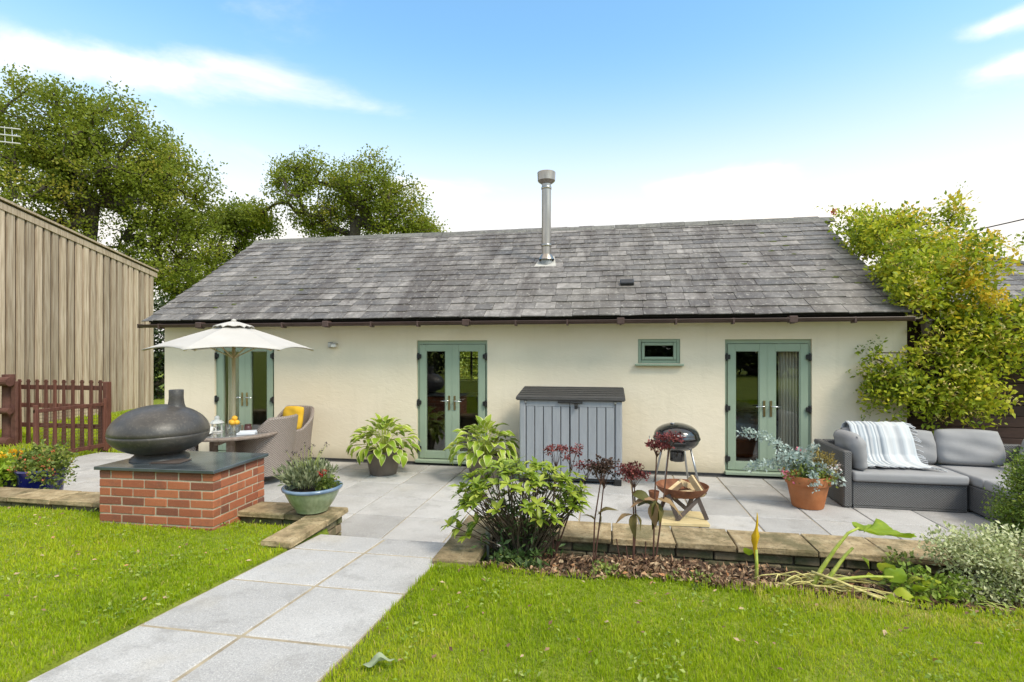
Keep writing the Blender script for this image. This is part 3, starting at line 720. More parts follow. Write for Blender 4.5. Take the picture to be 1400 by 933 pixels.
# flue
fl = B(); fx, fy = -1.115, 9.85-YW
lathe(fl, [(.088, 3.55-.1), (.088, 5.02)], 24, (fx, fy, 0)); lathe(fl, [(.093, 3.80), (.097, 3.81), (.097, 3.84), (.093, 3.85)], 24, (fx, fy, 0)); lathe(fl, [(.093, 4.88), (.097, 4.89), (.097, 4.92), (.093, 4.93)], 24, (fx, fy, 0))
flue = obj('flue', fl, 'steel', cot, True)
b = B(); lathe(b, [(.09, 4.98), (.15, 5.02), (.165, 5.04), (.17, 5.17), (.172, 5.19), (.165, 5.20), (.02, 5.205)], 28, (fx, fy, 0)); smooth_by_angle(obj('cowl', b, 'steel', flue), 30)
b = B(); lathe(b, [(.118, 3.30), (.11, 3.52), (.105, 3.60)], 24, (fx, fy, 0)); obj('collar', b, 'lead', flue, True)
b = B(); lathe(b, [(.15, 3.56), (.14, 3.585), (.092, 3.66)], 24, (fx, fy, 0)); obj('storm_collar', b, 'steel', flue, True)
b = B(); plate(b, [roofpt(fx-.22, 2.02, .035), roofpt(fx+.20, 2.02, .035), roofpt(fx+.13, 2.5, .06), roofpt(fx-.13, 2.5, .06)], .01); obj('flashing', b, 'mortar_pale', flue)
b = B(); M = Matrix.Rotation(pitch, 3, 'X'); bx(b, roofpt(.33, 1.15, .06), (.22, .16, .07), rot=M, bev=.012); obj('roof_vent', b, 'black_iron', cot)

def leverset(par, x, z, sgn, y):
    b = B(); bx(b, (x, y-.006, z-.02), (.032, .012, .235), bev=.004); h = obj('handle_plate', b, 'brass', par)
    b = B(); tube(b, [(x, y-.01, z+.04), (x, y-.05, z+.04), (x+sgn*.02, y-.058, z+.04), (x+sgn*.125, y-.056, z+.036)], [.009, .009, .009, .007], 8); obj('lever', b, 'chrome', h, True)
    b = B(); lathe(b, [(.008, -.003), (.008, .003)], 10, (x, y-.014, z-.07), cap=True); obj('keyhole', b, 'black_iron', h)
def french_door(x0, x1, label):
    z0, z1, y = .075, 2.02, .05
    b = B(); fw = .038
    bx(b, (x0+fw/2, y+.035, (z0+z1)/2), (fw, .08, z1-z0)); bx(b, (x1-fw/2, y+.035, (z0+z1)/2), (fw, .08, z1-z0)); bx(b, ((x0+x1)/2, y+.035, z1-.03), (x1-x0-2*fw, .08, .06))
    fd = obj('french_door', b, 'sage', cot); fd['label'] = label
    b = B(); bx(b, ((x0+x1)/2, .0, .048), (x1-x0+.02, .15, .05), bev=.008); obj('threshold', b, 'sage', fd)
    xm = (x0+x1)/2; lz0, lz1 = .085, z1-.066
    for k, (a, c) in enumerate(((x0+fw+.004, xm-.004), (xm+.004, x1-fw-.004))):
        st, tr, br = .105, .10, .115; b = B()
        bx(b, (a+st/2, y, (lz0+lz1)/2), (st, .06, lz1-lz0), bev=.004); bx(b, (c-st/2, y, (lz0+lz1)/2), (st, .06, lz1-lz0), bev=.004)
        bx(b, ((a+c)/2, y+.001, lz1-tr/2), (c-a-2*st, .056, tr), bev=.003); bx(b, ((a+c)/2, y+.001, lz0+br/2), (c-a-2*st, .056, br), bev=.003)
        g = .012                                       # glazing beads
        for (cx_, cz_, sx_, sz_) in (((a+st+g/2), (lz0+br+lz1-tr)/2, g, lz1-tr-lz0-br), ((c-st-g/2), (lz0+br+lz1-tr)/2, g, lz1-tr-lz0-br)): bx(b, (cx_, y-.008, cz_), (sx_, .03, sz_))
        for cz_ in (lz0+br+g/2, lz1-tr-g/2): bx(b, ((a+c)/2, y-.008, cz_), (c-a-2*st-2*g, .03, g))
        leaf = obj('door_leaf', b, 'sage', fd)
        b = B(); bx(b, ((a+c)/2, y+.004, (lz0+br+lz1-tr)/2), (c-a-2*st-.004, .012, lz1-tr-lz0-br-.004)); obj('pane', b, 'glass', fd)
        xs_ = c-.042 if k == 0 else a+.042
        hb = B(); bx(hb, (xs_, y-.036, 1.0), (.032, .012, .235), bev=.004); hp = obj('handle', hb, 'brass', fd)
        sg = -1 if k == 0 else 1
        hb = B(); tube(hb, [(xs_, y-.04, 1.035), (xs_, y-.085, 1.035), (xs_+sg*.02, y-.092, 1.035), (xs_+sg*.13, y-.09, 1.03)], [.009, .009, .009, .007], 8); obj('lever', hb, 'chrome', fd, True)
        for hz in (1.76, 1.0, .25):
            hb = B(); xe = x0+fw if k == 0 else x1-fw
            bx(hb, (xe, y-.045, hz), (.075, .03, .07), bev=.008); bx(hb, (xe - sg*0 + (-.012 if k == 0 else .012), y-.05, hz), (.03, .04, .115), bev=.012, seg=2); obj('hinge', hb, 'black_iron', fd)
    b = B(); bx(b, (xm-.0, y-.026, (lz0+lz1)/2), (.012, .012, lz1-lz0)); obj('meeting_bead', b, 'sage', fd)
french_door(-6.85, -5.68, 'sage green french door behind the parasol')
french_door(-3.08, -1.89, 'sage green french door between the two hosta pots')
french_door(1.73, 2.92, 'sage green french door behind the terracotta pot')
b = B(); x0, x1, z0, z1 = .47, 1.09, 1.66, 2.03; fw = .05; y = .03
bx(b, (x0+fw/2, y+.03, (z0+z1)/2), (fw, .09, z1-z0), bev=.006); bx(b, (x1-fw/2, y+.03, (z0+z1)/2), (fw, .09, z1-z0), bev=.006)
bx(b, ((x0+x1)/2, y+.031, z1-fw/2), (x1-x0-2*fw, .088, fw), bev=.006); bx(b, ((x0+x1)/2, y+.031, z0+fw/2), (x1-x0-2*fw, .088, fw), bev=.006)
win = obj('window', b, 'sage', cot)
b = B(); c0, c1, d0, d1 = x0+fw+.004, x1-fw-.004, z0+fw+.004, z1-fw-.004; s = .045
for cx_ in (c0+s/2, c1-s/2): bx(b, (cx_, y-.002, (d0+d1)/2), (s, .06, d1-d0), bev=.006)
for cz_ in (d0+s/2, d1-s/2): bx(b, ((c0+c1)/2, y-.001, cz_), (c1-c0-2*s, .056, s), bev=.006)
obj('casement', b, 'sage', win); b = B(); bx(b, ((c0+c1)/2, y+.01, (d0+d1)/2), (c1-c0-2*s, .012, d1-d0-2*s)); obj('pane', b, 'glass', win)
b = B(); bx(b, ((x0+x1)/2, -.015, z0-.022), (x1-x0+.09, .13, .032), bev=.008); obj('sill', b, 'sage', win)
# what shows through the glass
def curtain(x0, x1, y, z0, z1, label):
    b = B()
    def fn(u, v):
        k = .7 + .3*v if v < .5 else .85 + .0*v
        return Vector(((u-.5)*(x1-x0)*(.9+.1*abs(2*v-1)), .045*math.sin(u*7*2*math.pi)*(1-.3*v), (z1-z0)*v))
    surf(b, fn, 84, 8); o = obj('curtain', b, 'linen', None, True); o.location = ((x0+x1)/2, y, z0); tag(o, label, 'curtain'); return o
curtain(2.52, 2.84, 8.47, .05, 2.1, 'cream curtain hanging inside the doors behind the terracotta pot')
curtain(-6.76, -6.42, 8.47, .05, 2.1, 'cream curtain hanging inside the doors behind the parasol')
bd = thing('bed', 'white made-up bed seen through the right-hand doors', 'bed', (2.2, 10.3, .025))
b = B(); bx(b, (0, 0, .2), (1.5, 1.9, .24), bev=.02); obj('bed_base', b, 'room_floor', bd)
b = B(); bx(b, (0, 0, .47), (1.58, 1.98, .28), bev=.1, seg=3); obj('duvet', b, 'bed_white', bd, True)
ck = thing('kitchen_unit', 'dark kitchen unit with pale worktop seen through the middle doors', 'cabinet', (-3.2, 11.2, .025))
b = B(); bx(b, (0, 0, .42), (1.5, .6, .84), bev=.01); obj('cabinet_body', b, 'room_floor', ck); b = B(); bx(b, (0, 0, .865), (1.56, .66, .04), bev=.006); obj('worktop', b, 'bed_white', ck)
# ------------------------------------------------------------------ wall lights
wl = thing('wall_light', 'small grey bulkhead light on the cream wall beside the parasol', 'lamp', (-4.577, YW, 1.95))
b = B(); bx(b, (-.03, -.03, 0), (.07, .06, .09), bev=.01); obj('housing', b, 'zinc', wl); b = B(); bx(b, (.045, -.05, -.012), (.08, .06, .055), bev=.012, seg=2); obj('lens', b, 'white_enamel', wl)
b = B(); bx(b, (.045, -.05, .024), (.10, .085, .012), bev=.003); obj('hood', b, 'zinc', wl)
ln = thing('wall_lantern', 'brown coach lantern under the climber at the cottage corner', 'lamp', (4.32, 8.3, 2.2))
b = B(); lathe(b, [(.03, .12), (.10, .08), (.105, .065), (.075, .06)], 6, (0, -.17, 0)); tube(b, [(0, .1, .14), (0, -.17, .14), (0, -.17, .11)], .012, 6); obj('lantern_frame', b, 'gutter', ln)
b = B(); lathe(b, [(.05, -.14), (.055, -.12)], 6, (0, -.17, 0), cap=True); obj('lantern_base', b, 'gutter', ln); b = B(); lathe(b, [(.052, -.12), (.075, .06)], 6, (0, -.17, 0)); obj('lantern_glass', b, 'rusty_steel', ln)
# ------------------------------------------------------------------ timber barn on the left
P0, P1 = Vector((-13.04, 9.34)), Vector((-14.42, 14.68)); bd_ = (P1-P0).normalized(); P00 = P0 - bd_*3.0
ang = math.atan2(bd_.y, bd_.x); LEN = (P1-P00).length; SLP = (4.40-5.09)/(P1-P0).length
barn = thing('timber_barn', 'weathered timber-clad barn with sloping roof edge beyond the picket fence', 'barn', (P00.x, P00.y, 0), ang)
def btop(t): return 5.09 - SLP*0 + SLP*(t-3.0)
b = B(); w0 = 6.0
pts = [(0, 0), (LEN, 0), (LEN, btop(LEN)-.06), (0, btop(0)-.06)]
f0 = [b.verts.new((x, .06, z)) for x, z in pts]; f1 = [b.verts.new((x, w0, z)) for x, z in pts]
b.faces.new(f0[::-1]); b.faces.new(f1)
for i in range(4): b.faces.new((f0[i], f0[(i+1) % 4], f1[(i+1) % 4], f1[i]))
obj('barn_wall', b, 'dark_brown', barn)
rb_ = random.Random(9); t = .02; k = 0
def board(t0, t1, y0, y1):
    b = B(); z1a, z1b = btop(t0)-.05, btop(t1)-.05; vs = []
    for (tt, z1) in ((t0, z1a), (t1, z1b)):
        vs.append([b.verts.new((tt, yy, zz)) for yy, zz in ((y0, .02), (y1, .02), (y1, z1), (y0, z1))])
    b.faces.new(vs[0][::-1]); b.faces.new(vs[1])
    for i in range(4): b.faces.new((vs[0][i], vs[0][(i+1) % 4], vs[1][(i+1) % 4], vs[1][i]))
    return obj('board', b, 'barn_board', barn)
while t < LEN-.05:
    wv = rb_.uniform(.155, .19); gap = rb_.uniform(.075, .095)
    board(t, min(t+wv, LEN), -.072 - rb_.uniform(0, .010), -.03)
    if t+wv+gap < LEN: board(t+wv-.03, t+wv+gap+.03, .006, .03)
    t += wv+gap
b = B(); 
for (dz_, th, yy) in ((-.10, .15, -.10), (.045, .05, -.14)):
    v = []
    for tt in (-.1, LEN+.06): v.append([b.verts.new((tt, y_, btop(tt)+dz_+z_)) for y_, z_ in ((yy, -th/2), (yy+.03 if dz_ < 0 else 6.0, -th/2), (yy+.03 if dz_ < 0 else 6.0, th/2), (yy, th/2))])
    b.faces.new(v[0][::-1]); b.faces.new(v[1])
    for i in range(4): b.faces.new((v[0][i], v[0][(i+1) % 4], v[1][(i+1) % 4], v[1][i]))
obj('barge_board', b, 'barn_board', barn)
# ------------------------------------------------------------------ fences at the left
pf = thing('picket_fence', 'dark brown picket fence in front of the timber barn', 'fence', (-11.3, 8.35, 0))
gf0 = lambda x: gz(-11.3+x, 8.35)
for zz_ in (.42, .80, 1.15):
    b = B(); bx(b, (.95, .03, zz_), (2.25, .035, .085), bev=.006); obj('rail', b, 'brown_fence', pf)
for k in range(10):
    x = .12 + k*.205; zb = gf0(x); b = B(); bx(b, (x, -.01, (zb+1.30)/2), (.094, .025, 1.30-zb), bev=.004)
    for v in b.verts:
        if v.co.z > 1.2: v.co.x = x + (v.co.x-x)*.55
    bx(b, (x, -.009, 1.26), (.08, .022, .03)); obj('picket', b, 'brown_fence', pf)
b = B(); bx(b, (2.08, .02, .62), (.10, .10, 1.30), bev=.008); obj('post', b, 'brown_fence', pf)
pr_ = thing('post_and_rail_fence', 'round brown post and rail fence at the left edge, beside the pickets', 'fence', (-11.25, 8.2, 0))
b = B(); tube(b, [(0, 0, -.1), (0, 0, 1.40)], .10, 14); obj('post', b, 'brown_rail', pr_, False); b = B(); bx(b, (-.26, -.05, .64), (.11, .11, 1.5), bev=.008); obj('post', b, 'brown_rail', pr_); b = B(); bx(b, (.22, -.06, .6), (.12, .05, 1.35), bev=.008); obj('post', b, 'brown_rail', pr_)
for zz_, r_ in ((1.27, .085), (.72, .06), (.14, .085)):
    b = B(); tube(b, [(.26, -.16, zz_), (-.5, -.22, zz_+.01), (-2.6, -.9, zz_+.03)], r_, 12); obj('rail', b, 'brown_rail', pr_, False)
gt = thing('wire_gate', 'brown wire-mesh gate standing open against the picket fence', 'gate', (-9.2, 8.3, 0), R(-90))
b = B(); bx(b, (.6, 0, .86), (1.25, .04, .06), bev=.005); obj('top_rail', b, 'brown_fence', gt); b = B(); bx(b, (.6, 0, .10), (1.25, .04, .07), bev=.005); obj('bottom_rail', b, 'brown_fence', gt)
for x in (.0, 1.2): b = B(); bx(b, (x, .0, .48), (.05, .045, .96), bev=.005); obj('stile', b, 'brown_fence', gt)
for x in (.3, .6, .9): b = B(); bx(b, (x, .01, .48), (.03, .02, .72)); obj('bar', b, 'brown_fence', gt)
b = B()
for k in range(12): tube(b, [(.03, -.015, .15+k*.058), (1.17, -.015, .15+k*.058)], .0035, 3, False)
for k in range(14): tube(b, [(.05+k*.085, -.015, .12), (.05+k*.085, -.015, .84)], .003, 3, False)
obj('wire_mesh', b, 'wire', gt)
# ------------------------------------------------------------------ right-hand side: timber wall, outbuilding, cable
tw = thing('timber_wall', 'dark brown horizontal boarded wall behind the sofa and climber', 'wall', (4.2, 8.42, 0))
for k in range(15): b = B(); bx(b, (1.9, random.uniform(-.004, .004), .03+.075+k*.152), (3.8, .035, .146), bev=.006); obj('board', b, 'dark_brown', tw)
b = B(); bx(b, (1.9, .06, 1.15), (3.8, .08, 2.3)); obj('backing', b, 'dark_gap', tw)
ob = thing('outbuilding', 'slate-roofed outbuilding rising behind the climber at the right', 'building', (7.2, 11.0, 0))
b = B(); bx(b, (0, 2.5, 1.3), (5.2, 4.6, 2.7)); obj('wall', b, 'render', ob)
AP = Vector((.05, 2.3, 4.12)); e0, e1 = Vector((-2.9, -.05, 2.72)), Vector((2.9, -.05, 2.72)); bk0, bk1 = Vector((-2.9, 5.1, 2.72)), Vector((2.9, 5.1, 2.72))
b = B(); vs = [b.verts.new(p) for p in (e0, e1, bk1, bk0, AP)]
for f in ((0, 1, 4), (1, 2, 4), (2, 3, 4), (3, 0, 4), (3, 2, 1, 0)): b.faces.new([vs[i] for i in f])
orf = obj('roof', b, 'dark_gap', ob)
p2 = math.atan2(AP.z-e0.z, AP.y-e0.y); sl2 = math.hypot(AP.z-e0.z, AP.y-e0.y); ps, rs, ss = [], [], []
for r in range(12):
    s = r*sl2/12.; k = (r+.35)/12.; xa, xb = e0.x*(1-k)+AP.x*k, e1.x*(1-k)+AP.x*k; x = xa
    while x < xb-.05:
        wv = min(rr.uniform(.28, .45), xb-x); ps.append((x+wv/2, e0.y+s*math.cos(p2)-.03*math.sin(p2), e0.z+s*math.sin(p2)+.03*math.cos(p2))); rs.append(np.array(Matrix.Rotation(p2-.045, 3, 'X'))); ss.append((wv-.006, .9, .011)); x += wv
o = mass('slate_courses', (SLV, SLF), np.array(ps), np.array(rs), np.array(ss), RNG.random(len(ps)), 'slate', orf); o['kind'] = 'stuff'
b = B(); tube(b, [(-2.9, -.1, 2.66), (2.9, -.1, 2.66)], .05, 10); obj('gutter', b, 'gutter', ob)
for sg in (-1, 1):
    b = B(); tube(b, [AP + Vector((0, -.02, .03)), (e0 if sg < 0 else e1) + Vector((0, -.02, .05))], .06, 6); obj('hip_tile', b, 'ridge', orf)
b = B(); cp = [Vector((7.05, 12.4, 4.25)).lerp(Vector((9.6, 7.6, 4.75)), k/16) - Vector((0, 0, .35*math.sin(math.pi*k/16)*.3)) for k in range(17)]; tube(b, cp, .012, 5)
tag(obj('overhead_cable', b, 'cable'), 'thin dark overhead cable crossing the sky at the upper right', 'cable')
# television aerial above the barn
ar = thing('television_aerial', 'white television aerial in front of the oak at the left edge', 'aerial', (-18.6, 13.0, 4.5), R(18))
b = B(); tube(b, [(-1.2, 0, -4.5), (-1.2, 0, 4.2)], .03, 8); obj('mast', b, 'aerial', ar)
b = B()
for k, dz_ in enumerate((4.30, 4.08, 3.86)): tube(b, [(-1.2, 0, dz_), (.95, -.1, dz_-.17)], .02, 6)
obj('boom', b, 'aerial', ar)
b = B()
for k in range(9): tube(b, [(-.9+k*.2, -.08, 4.33-.017*k), (-.9+k*.2, -.05, 3.80-.017*k)], .008, 4)
obj('element', b, 'aerial', ar)
# ------------------------------------------------------------------ trees
make_tree('large spreading oak on the left rising above the timber barn', (-22.5, 19.3, 0), [(-22.5, 19.3, 0), (-22.46, 19.33, 3.0), (-22.3, 19.4, 6.2), (-22.1, 19.4, 8.4)],
  [(-23.9, 19.1, 11.6, 2.7, 2.5, 2.2, 1.6), (-21.1, 19.6, 10.6, 2.6, 2.5, 2.4, 1.5), (-18.7, 20.0, 8.7, 1.9, 2.1, 2.2, 1.1), (-24.3, 18.0, 8.6, 2.4, 2.6, 2.8, 1.4), (-22.9, 20.3, 7.5, 3.3, 3.0, 2.7, 1.5), (-18.5, 20.0, 6.3, 1.9, 1.9, 1.9, .9), (-28.0, 18.3, 10.8, 2.6, 2.9, 3.2, 1.2)],
  880, 90, .265, .13, 'oak', seed=4)
make_tree('lower dark green tree between the barn and the cottage roof', (-20.3, 23.8, 0), [(-20.3, 23.8, 0), (-20.2, 23.8, 2.9), (-20.1, 23.8, 5.6)],
  [(-19.9, 23.9, 7.5, 2.4, 2.1, 1.7, 1.), (-17.9, 24.2, 8.4, 1.4, 1.1, .8, .5), (-21.6, 23.6, 5.4, 2.2, 2.0, 1.7, 1.), (-18.8, 24.0, 8.6, 1.1, 1.0, .8, .4), (-19.5, 23.6, 4.2, 3.0, 2.0, 2.0, 1.0)],
  340, 90, .285, .13, 'oak_far', seed=6)
make_tree('rounded oak standing behind the cottage ridge left of the flue', (-12.4, 24.2, 0), [(-12.4, 24.2, 0), (-12.4, 24.2, 4.0), (-12.3, 24.2, 6.9), (-12.2, 24.2, 8.3)],
  [(-14.2, 23.9, 9.6, 2.1, 2.0, 1.9, 1.2), (-11.7, 24.3, 10.0, 2.0, 1.8, 1.5, 1.2), (-10.1, 24.6, 8.7, 1.6, 1.6, 1.6, 1.), (-13.3, 25.0, 8.2, 2.6, 2.0, 1.3, 1.), (-8.9, 24.8, 7.7, 1.1, .9, .7, .4), (-15.3, 23.7, 10.5, 1.0, 1.0, 1.0, .5), (-16.9, 23.4, 8.7, .8, .7, .6, .25)],
  420, 84, .245, .125, 'oak', seed=8)
make_tree('dark evergreen shrub in the gap between barn and cottage', (-16.2, 16.8, 0), [(-16.2, 16.8, 0), (-16.1, 16.8, .5)],
  [(-15.9, 16.6, 2.1, .8, 1.0, 1.9, 1), (-16.6, 16.8, .9, 1.2, 1.1, 1.0, .8), (-14.8, 17.4, 1.6, 1.0, .8, 1.6, .8)], 90, 70, .22, .13, 'hedge', 'evergreen_shrub', 'shrub', 'shrubs', .01, 3)
make_tree('green garden shrub seen through the back window of the cottage', (-5.4, 19.5, 0), [(-5.4, 19.5, 0), (-5.4, 19.5, .5)],
  [(-5.4, 19.5, 1.3, 1.6, .9, 1.3, 1), (-4.2, 19.8, 1.0, 1.2, .8, 1.0, .6)], 90, 70, .25, .13, 'oak', 'garden_shrub', 'shrub', 'shrubs', .01, 5)
make_tree('tall garden hedge behind the viewer, reflected in the door glass', (1, -9.5, .6), [(1, -9.5, .6), (1, -9.5, 1.2)],
  [(x, -9.5 + (i % 3)*.5, 1.9 + .3*(i % 2), 1.7, 1.0, 1.7, 1) for i, x in enumerate(np.arange(-13, 16, 2.0))], 330, 60, .4, .26, 'hedge', 'garden_hedge', 'hedge', 'hedges', .012, 2)
# ------------------------------------------------------------------ lawn grass, clover, leaf litter
def fol_obj(name, src):                  # same leaf colour, picked per object instead of per face
    m = MATS[src].copy(); m.name = name; t = NT(m.node_tree); MATS[name] = m
    at = [n for n in t.n if n.type == 'ATTRIBUTE'][0]; oi = t.node('ShaderNodeObjectInfo')
    for l in list(at.outputs['Fac'].links): t.l.new(oi.outputs['Random'], l.to_socket)
for s in ('hosta', 'hosta_edge', 'rhodo', 'lime_leaf', 'yellow_leaf', 'fallen', 'bronze_leaf', 'dark_leaf'): fol_obj(s+'_one', s)
PLC, PLR = (-3.97, 4.42), R(2)
def in_plinth(x, y):
    c, s = math.cos(-PLR), math.sin(-PLR); X = x-PLC[0]; Y = y-PLC[1]
    return np.abs(X*c-Y*s) < .57, np.abs(X*s+Y*c) < .37
gzv = np.vectorize(gz, otypes=[float]); bev = np.vectorize(bed_edge, otypes=[float])
def lawn_points(n, x0, x1, y0, y1, fall=2.6, pw=1.35):
    x = RNG.uniform(x0, x1, n); y = RNG.uniform(y0, y1, n); d = np.hypot(x, y)
    ok = RNG.random(n) < np.minimum(1, (fall/d))**pw
    ok &= ~((x > -2.43 + .015*np.sin(9*y) + RNG.normal(0, .014, n)) & (x < -1.228 + .012*np.sin(11*y) + RNG.normal(0, .014, n)))
    a, b_ = in_plinth(x, y); ok &= ~(a & b_)
    ok &= ~((x > -1.2) & (y > bev(x) + .05*np.sin(7*x) + RNG.normal(0, .05, n)))
    ok &= ~((x < -2.42) & (x > -2.71) & (y > 3.72))
    ok &= ~((x > -1.26) & (x < -.9) & (y > 3.62))
    ok &= ~((x < -2.4) & (y > 4.395))
    return x[ok], y[ok]
x, y = lawn_points(560000, -7.6, 4.4, 1.25, 4.41)
N = len(x); z = gzv(x, y)
clump = (np.sin(23*x+5*np.sin(7*y))*np.sin(19*y+4*np.sin(9*x)) + .7*np.sin(41*x-13*y+3*np.sin(11*y)))*.5
hb_ = .0255*(1 + .3*np.sin(3.1*x+1.3*y)*np.sin(2.3*y-.7*x) + .42*clump) * RNG.uniform(.55, 1.35, N)
edge = np.minimum(np.abs(x+2.46), np.abs(x+1.2)); hb_ *= 1 + .35*np.exp(-(edge/.04)**2)
hb_ *= 1 + .8*np.exp(-((y-bev(x))/.07)**2)*(x > -.9)
tall = RNG.random(N) < .012; hb_[tall] *= 1.7
az_ = RNG.uniform(0, 2*np.pi, N); lean = RNG.normal(0, .42, N)
cx_, sx_ = np.cos(az_), np.sin(az_); cl_, sl_ = np.cos(lean), np.sin(lean)
Rz = np.zeros((N, 3, 3)); Rz[:, 0, 0] = cx_; Rz[:, 0, 1] = -sx_*cl_; Rz[:, 0, 2] = sx_*sl_; Rz[:, 1, 0] = sx_; Rz[:, 1, 1] = cx_*cl_; Rz[:, 1, 2] = -cx_*sl_; Rz[:, 2, 1] = sl_; Rz[:, 2, 2] = cl_
wd = RNG.uniform(.0028, .0056, N)*np.clip(np.hypot(x, y)/2.6, 1, 1.7)
patch = .5 + .5*np.sin(1.9*x+.6)*np.sin(2.7*y+1.1*x)
dry = np.exp(-((y-bev(x)+.15)/.16)**2)*(x > .9)*RNG.random(N)*.75
thin = (np.sin(2.9*x+.8+np.sin(3*y))*np.sin(3.7*y+2*np.sin(2.1*x)) > .72) & (RNG.random(N) < .5)
hb_[thin] *= .55
rn = np.clip(.18 + .45*thin*RNG.random(N) + .36*RNG.random(N) + .16*clump + .16*patch + dry + (RNG.random(N) < .035)*.5, 0, 1)
tag(mass('lawn_grass', BLADE, np.stack([x, y, z-.002], 1), Rz, np.stack([wd, hb_, hb_], 1), rn, 'grass'), 'short bright green lawn grass either side of the slab path', 'grass', kind='stuff')
x, y = lawn_points(60000, -7.0, 4.0, 1.4, 4.38); keep = (np.sin(4.7*x+1)*np.sin(5.3*y+.4) + .55*np.sin(11*x-3*y) + RNG.normal(0, .3, len(x))) > .62
keep &= (x < -2.4) | (RNG.random(len(x)) < .55); x, y = x[keep], y[keep]; N = len(x)
d = rdir(N); d[:, 2] = np.abs(d[:, 2])*.25 + .12
tag(mass('lawn_clover', LEAF, np.stack([x, y, gzv(x, y)+RNG.uniform(.014, .034, N)], 1), basis(d, RNG.uniform(-.5, .5, N)), RNG.uniform(.014, .034, N), RNG.random(N), 'clover'), 'patches of low clover leaves in the lawn', 'clover', kind='stuff')
n = 9000; x = RNG.uniform(-13.5, -9.0, n); y = RNG.uniform(6.2, 15, n); h_ = RNG.uniform(.05, .12, n)
tag(mass('meadow_grass', BLADE, np.stack([x, y, gzv(x, y)], 1), basis(np.stack([np.cos(RNG.uniform(0, 6.28, n)), np.sin(RNG.uniform(0, 6.28, n)), np.zeros(n)], 1), RNG.normal(0, .3, n)), np.stack([np.full(n, .02), h_, h_], 1), .35+.5*RNG.random(n), 'grass'), 'rough grass behind the picket fence', 'grass', kind='stuff')
n = 11000; x = np.concatenate([RNG.normal(.35, .55, n//2), RNG.uniform(-.9, 3.2, n - n//2)]); y = RNG.uniform(3.60, 4.27, n); k = (y > bev(x)-.03) & (x > -.9); x, y = x[k], y[k]; N = len(x)
heap = .13*np.exp(-((x-.35)/.6)**2)*np.exp(-((y-3.95)/.2)**2)
d = rdir(N); d[:, 2] *= .55
tag(mass('leaf_litter', LEAF, np.stack([x, y, gzv(x, y)+heap*RNG.random(N)+RNG.uniform(.0, .02, N)], 1), basis(d, RNG.uniform(-1.5, 1.5, N)), np.stack([RNG.uniform(.02, .055, N), RNG.uniform(.025, .065, N), RNG.uniform(.02, .09, N)], 1), RNG.random(N)**1.3, 'litter'), 'brown dead leaves lying over the flower bed soil', 'leaf litter', kind='stuff')
n = 320; lx = RNG.uniform(-6, 3, n); ly = RNG.uniform(1.9, 4.3, n); k = ~((lx > -2.5) & (lx < -1.15)); lx, ly = lx[k], ly[k]; N = len(lx); d = rdir(N); d[:, 2] *= .25
tag(mass('fallen_leaves', LEAF, np.stack([lx, ly, gzv(lx, ly)+.028], 1), basis(d, RNG.uniform(-.4, .4, N)), RNG.uniform(.02, .045, N), RNG.random(N)*.9+.1, 'litter'), 'small dead brown leaves scattered over the lawn', 'leaf litter', kind='stuff')
bedm = quadgrid([float(q) for q in np.arange(-.95, 4.3, .08)], [float(q) for q in np.linspace(0, 1, 10)], lambda x, y: 0)
for v in bedm.verts:
    e = bed_edge(v.co.x)-.02 + .04*math.sin(13*v.co.x); v.co.y = e + v.co.y*(4.35-e); v.co.z = gz(v.co.x, v.co.y) + .006 + .05*math.exp(-((v.co.x-.35)/.6)**2)*math.exp(-((v.co.y-3.98)/.2)**2)
structure(obj('flower_bed', bedm, 'soil', None, True))

# ------------------------------------------------------------------ brick plinth and outdoor oven
pl = thing('brick_plinth', 'square red brick plinth with slate top under the black oven', 'plinth', (PLC[0], PLC[1], .2), PLR)
PW, PD, CH, NB = 1.135, .735, .079, 5; z0 = .775-.2-7*CH
b = B(); bx(b, (0, 0, .285), (PW-.010, PD-.010, .575)); obj('mortar', b, 'brick_mortar', pl)
bcache = {}
def brick_at(cx, cy, zc, lx, ly, end=0):
    lx += .0065 if end else 0; cx += end*.00325
    key = (round(lx, 3), round(ly, 3), random.randrange(3))
    if key not in bcache:
        q = bx(B(), (0, 0, 0), (lx-.010 if lx > .11 else lx, ly-.010 if lx < .11 else ly, CH-.011), bev=.005)
        for v in q.verts: v.co += Vector((random.uniform(-1, 1), random.uniform(-1, 1), random.uniform(-1, 1)))*.0016
        me = bpy.data.meshes.new('brick'); bmesh.ops.recalc_face_normals(q, faces=q.faces); q.to_mesh(me); q.free(); me.materials.append(MATS['brick']); bcache[key] = me
    o = link('brick', bcache[key], None, pl); o.location = (cx + random.uniform(-.0015, .0015), cy + random.uniform(-.0015, .0015), zc); return o
L = PW/NB
for c in range(7):
    zc = z0 + (c+.5)*CH; lens = [L]*NB if c % 2 else [L/2] + [L]*(NB-1) + [L/2]
    x = -PW/2
    for q_, ln_ in enumerate(lens):
        for yy in (-PD/2+.05, PD/2-.05): brick_at(x+ln_/2, yy, zc, ln_, .1, -1 if q_ == 0 else (1 if q_ == len(lens)-1 else 0))
        x += ln_
    lens = [L, L, PD-.2-2*L] if c % 2 else [L/2, L, PD-.2-1.5*L]; y = -PD/2+.1
    for ln_ in lens:
        for xx in (-PW/2+.05, PW/2-.05): brick_at(xx, y+ln_/2, zc, .1, ln_)
        y += ln_
b = B(); bx(b, (0, 0, .592), (PW+.06, PD+.06, .03), bev=.004); obj('slate_top', b, 'wet_slate', pl)
OX, OY, OZ = -4.28, 4.44, .808
ov = thing('outdoor_oven', 'black lens-shaped clay oven with short chimney on the brick plinth', 'oven', (OX, OY, OZ), R(10.2))
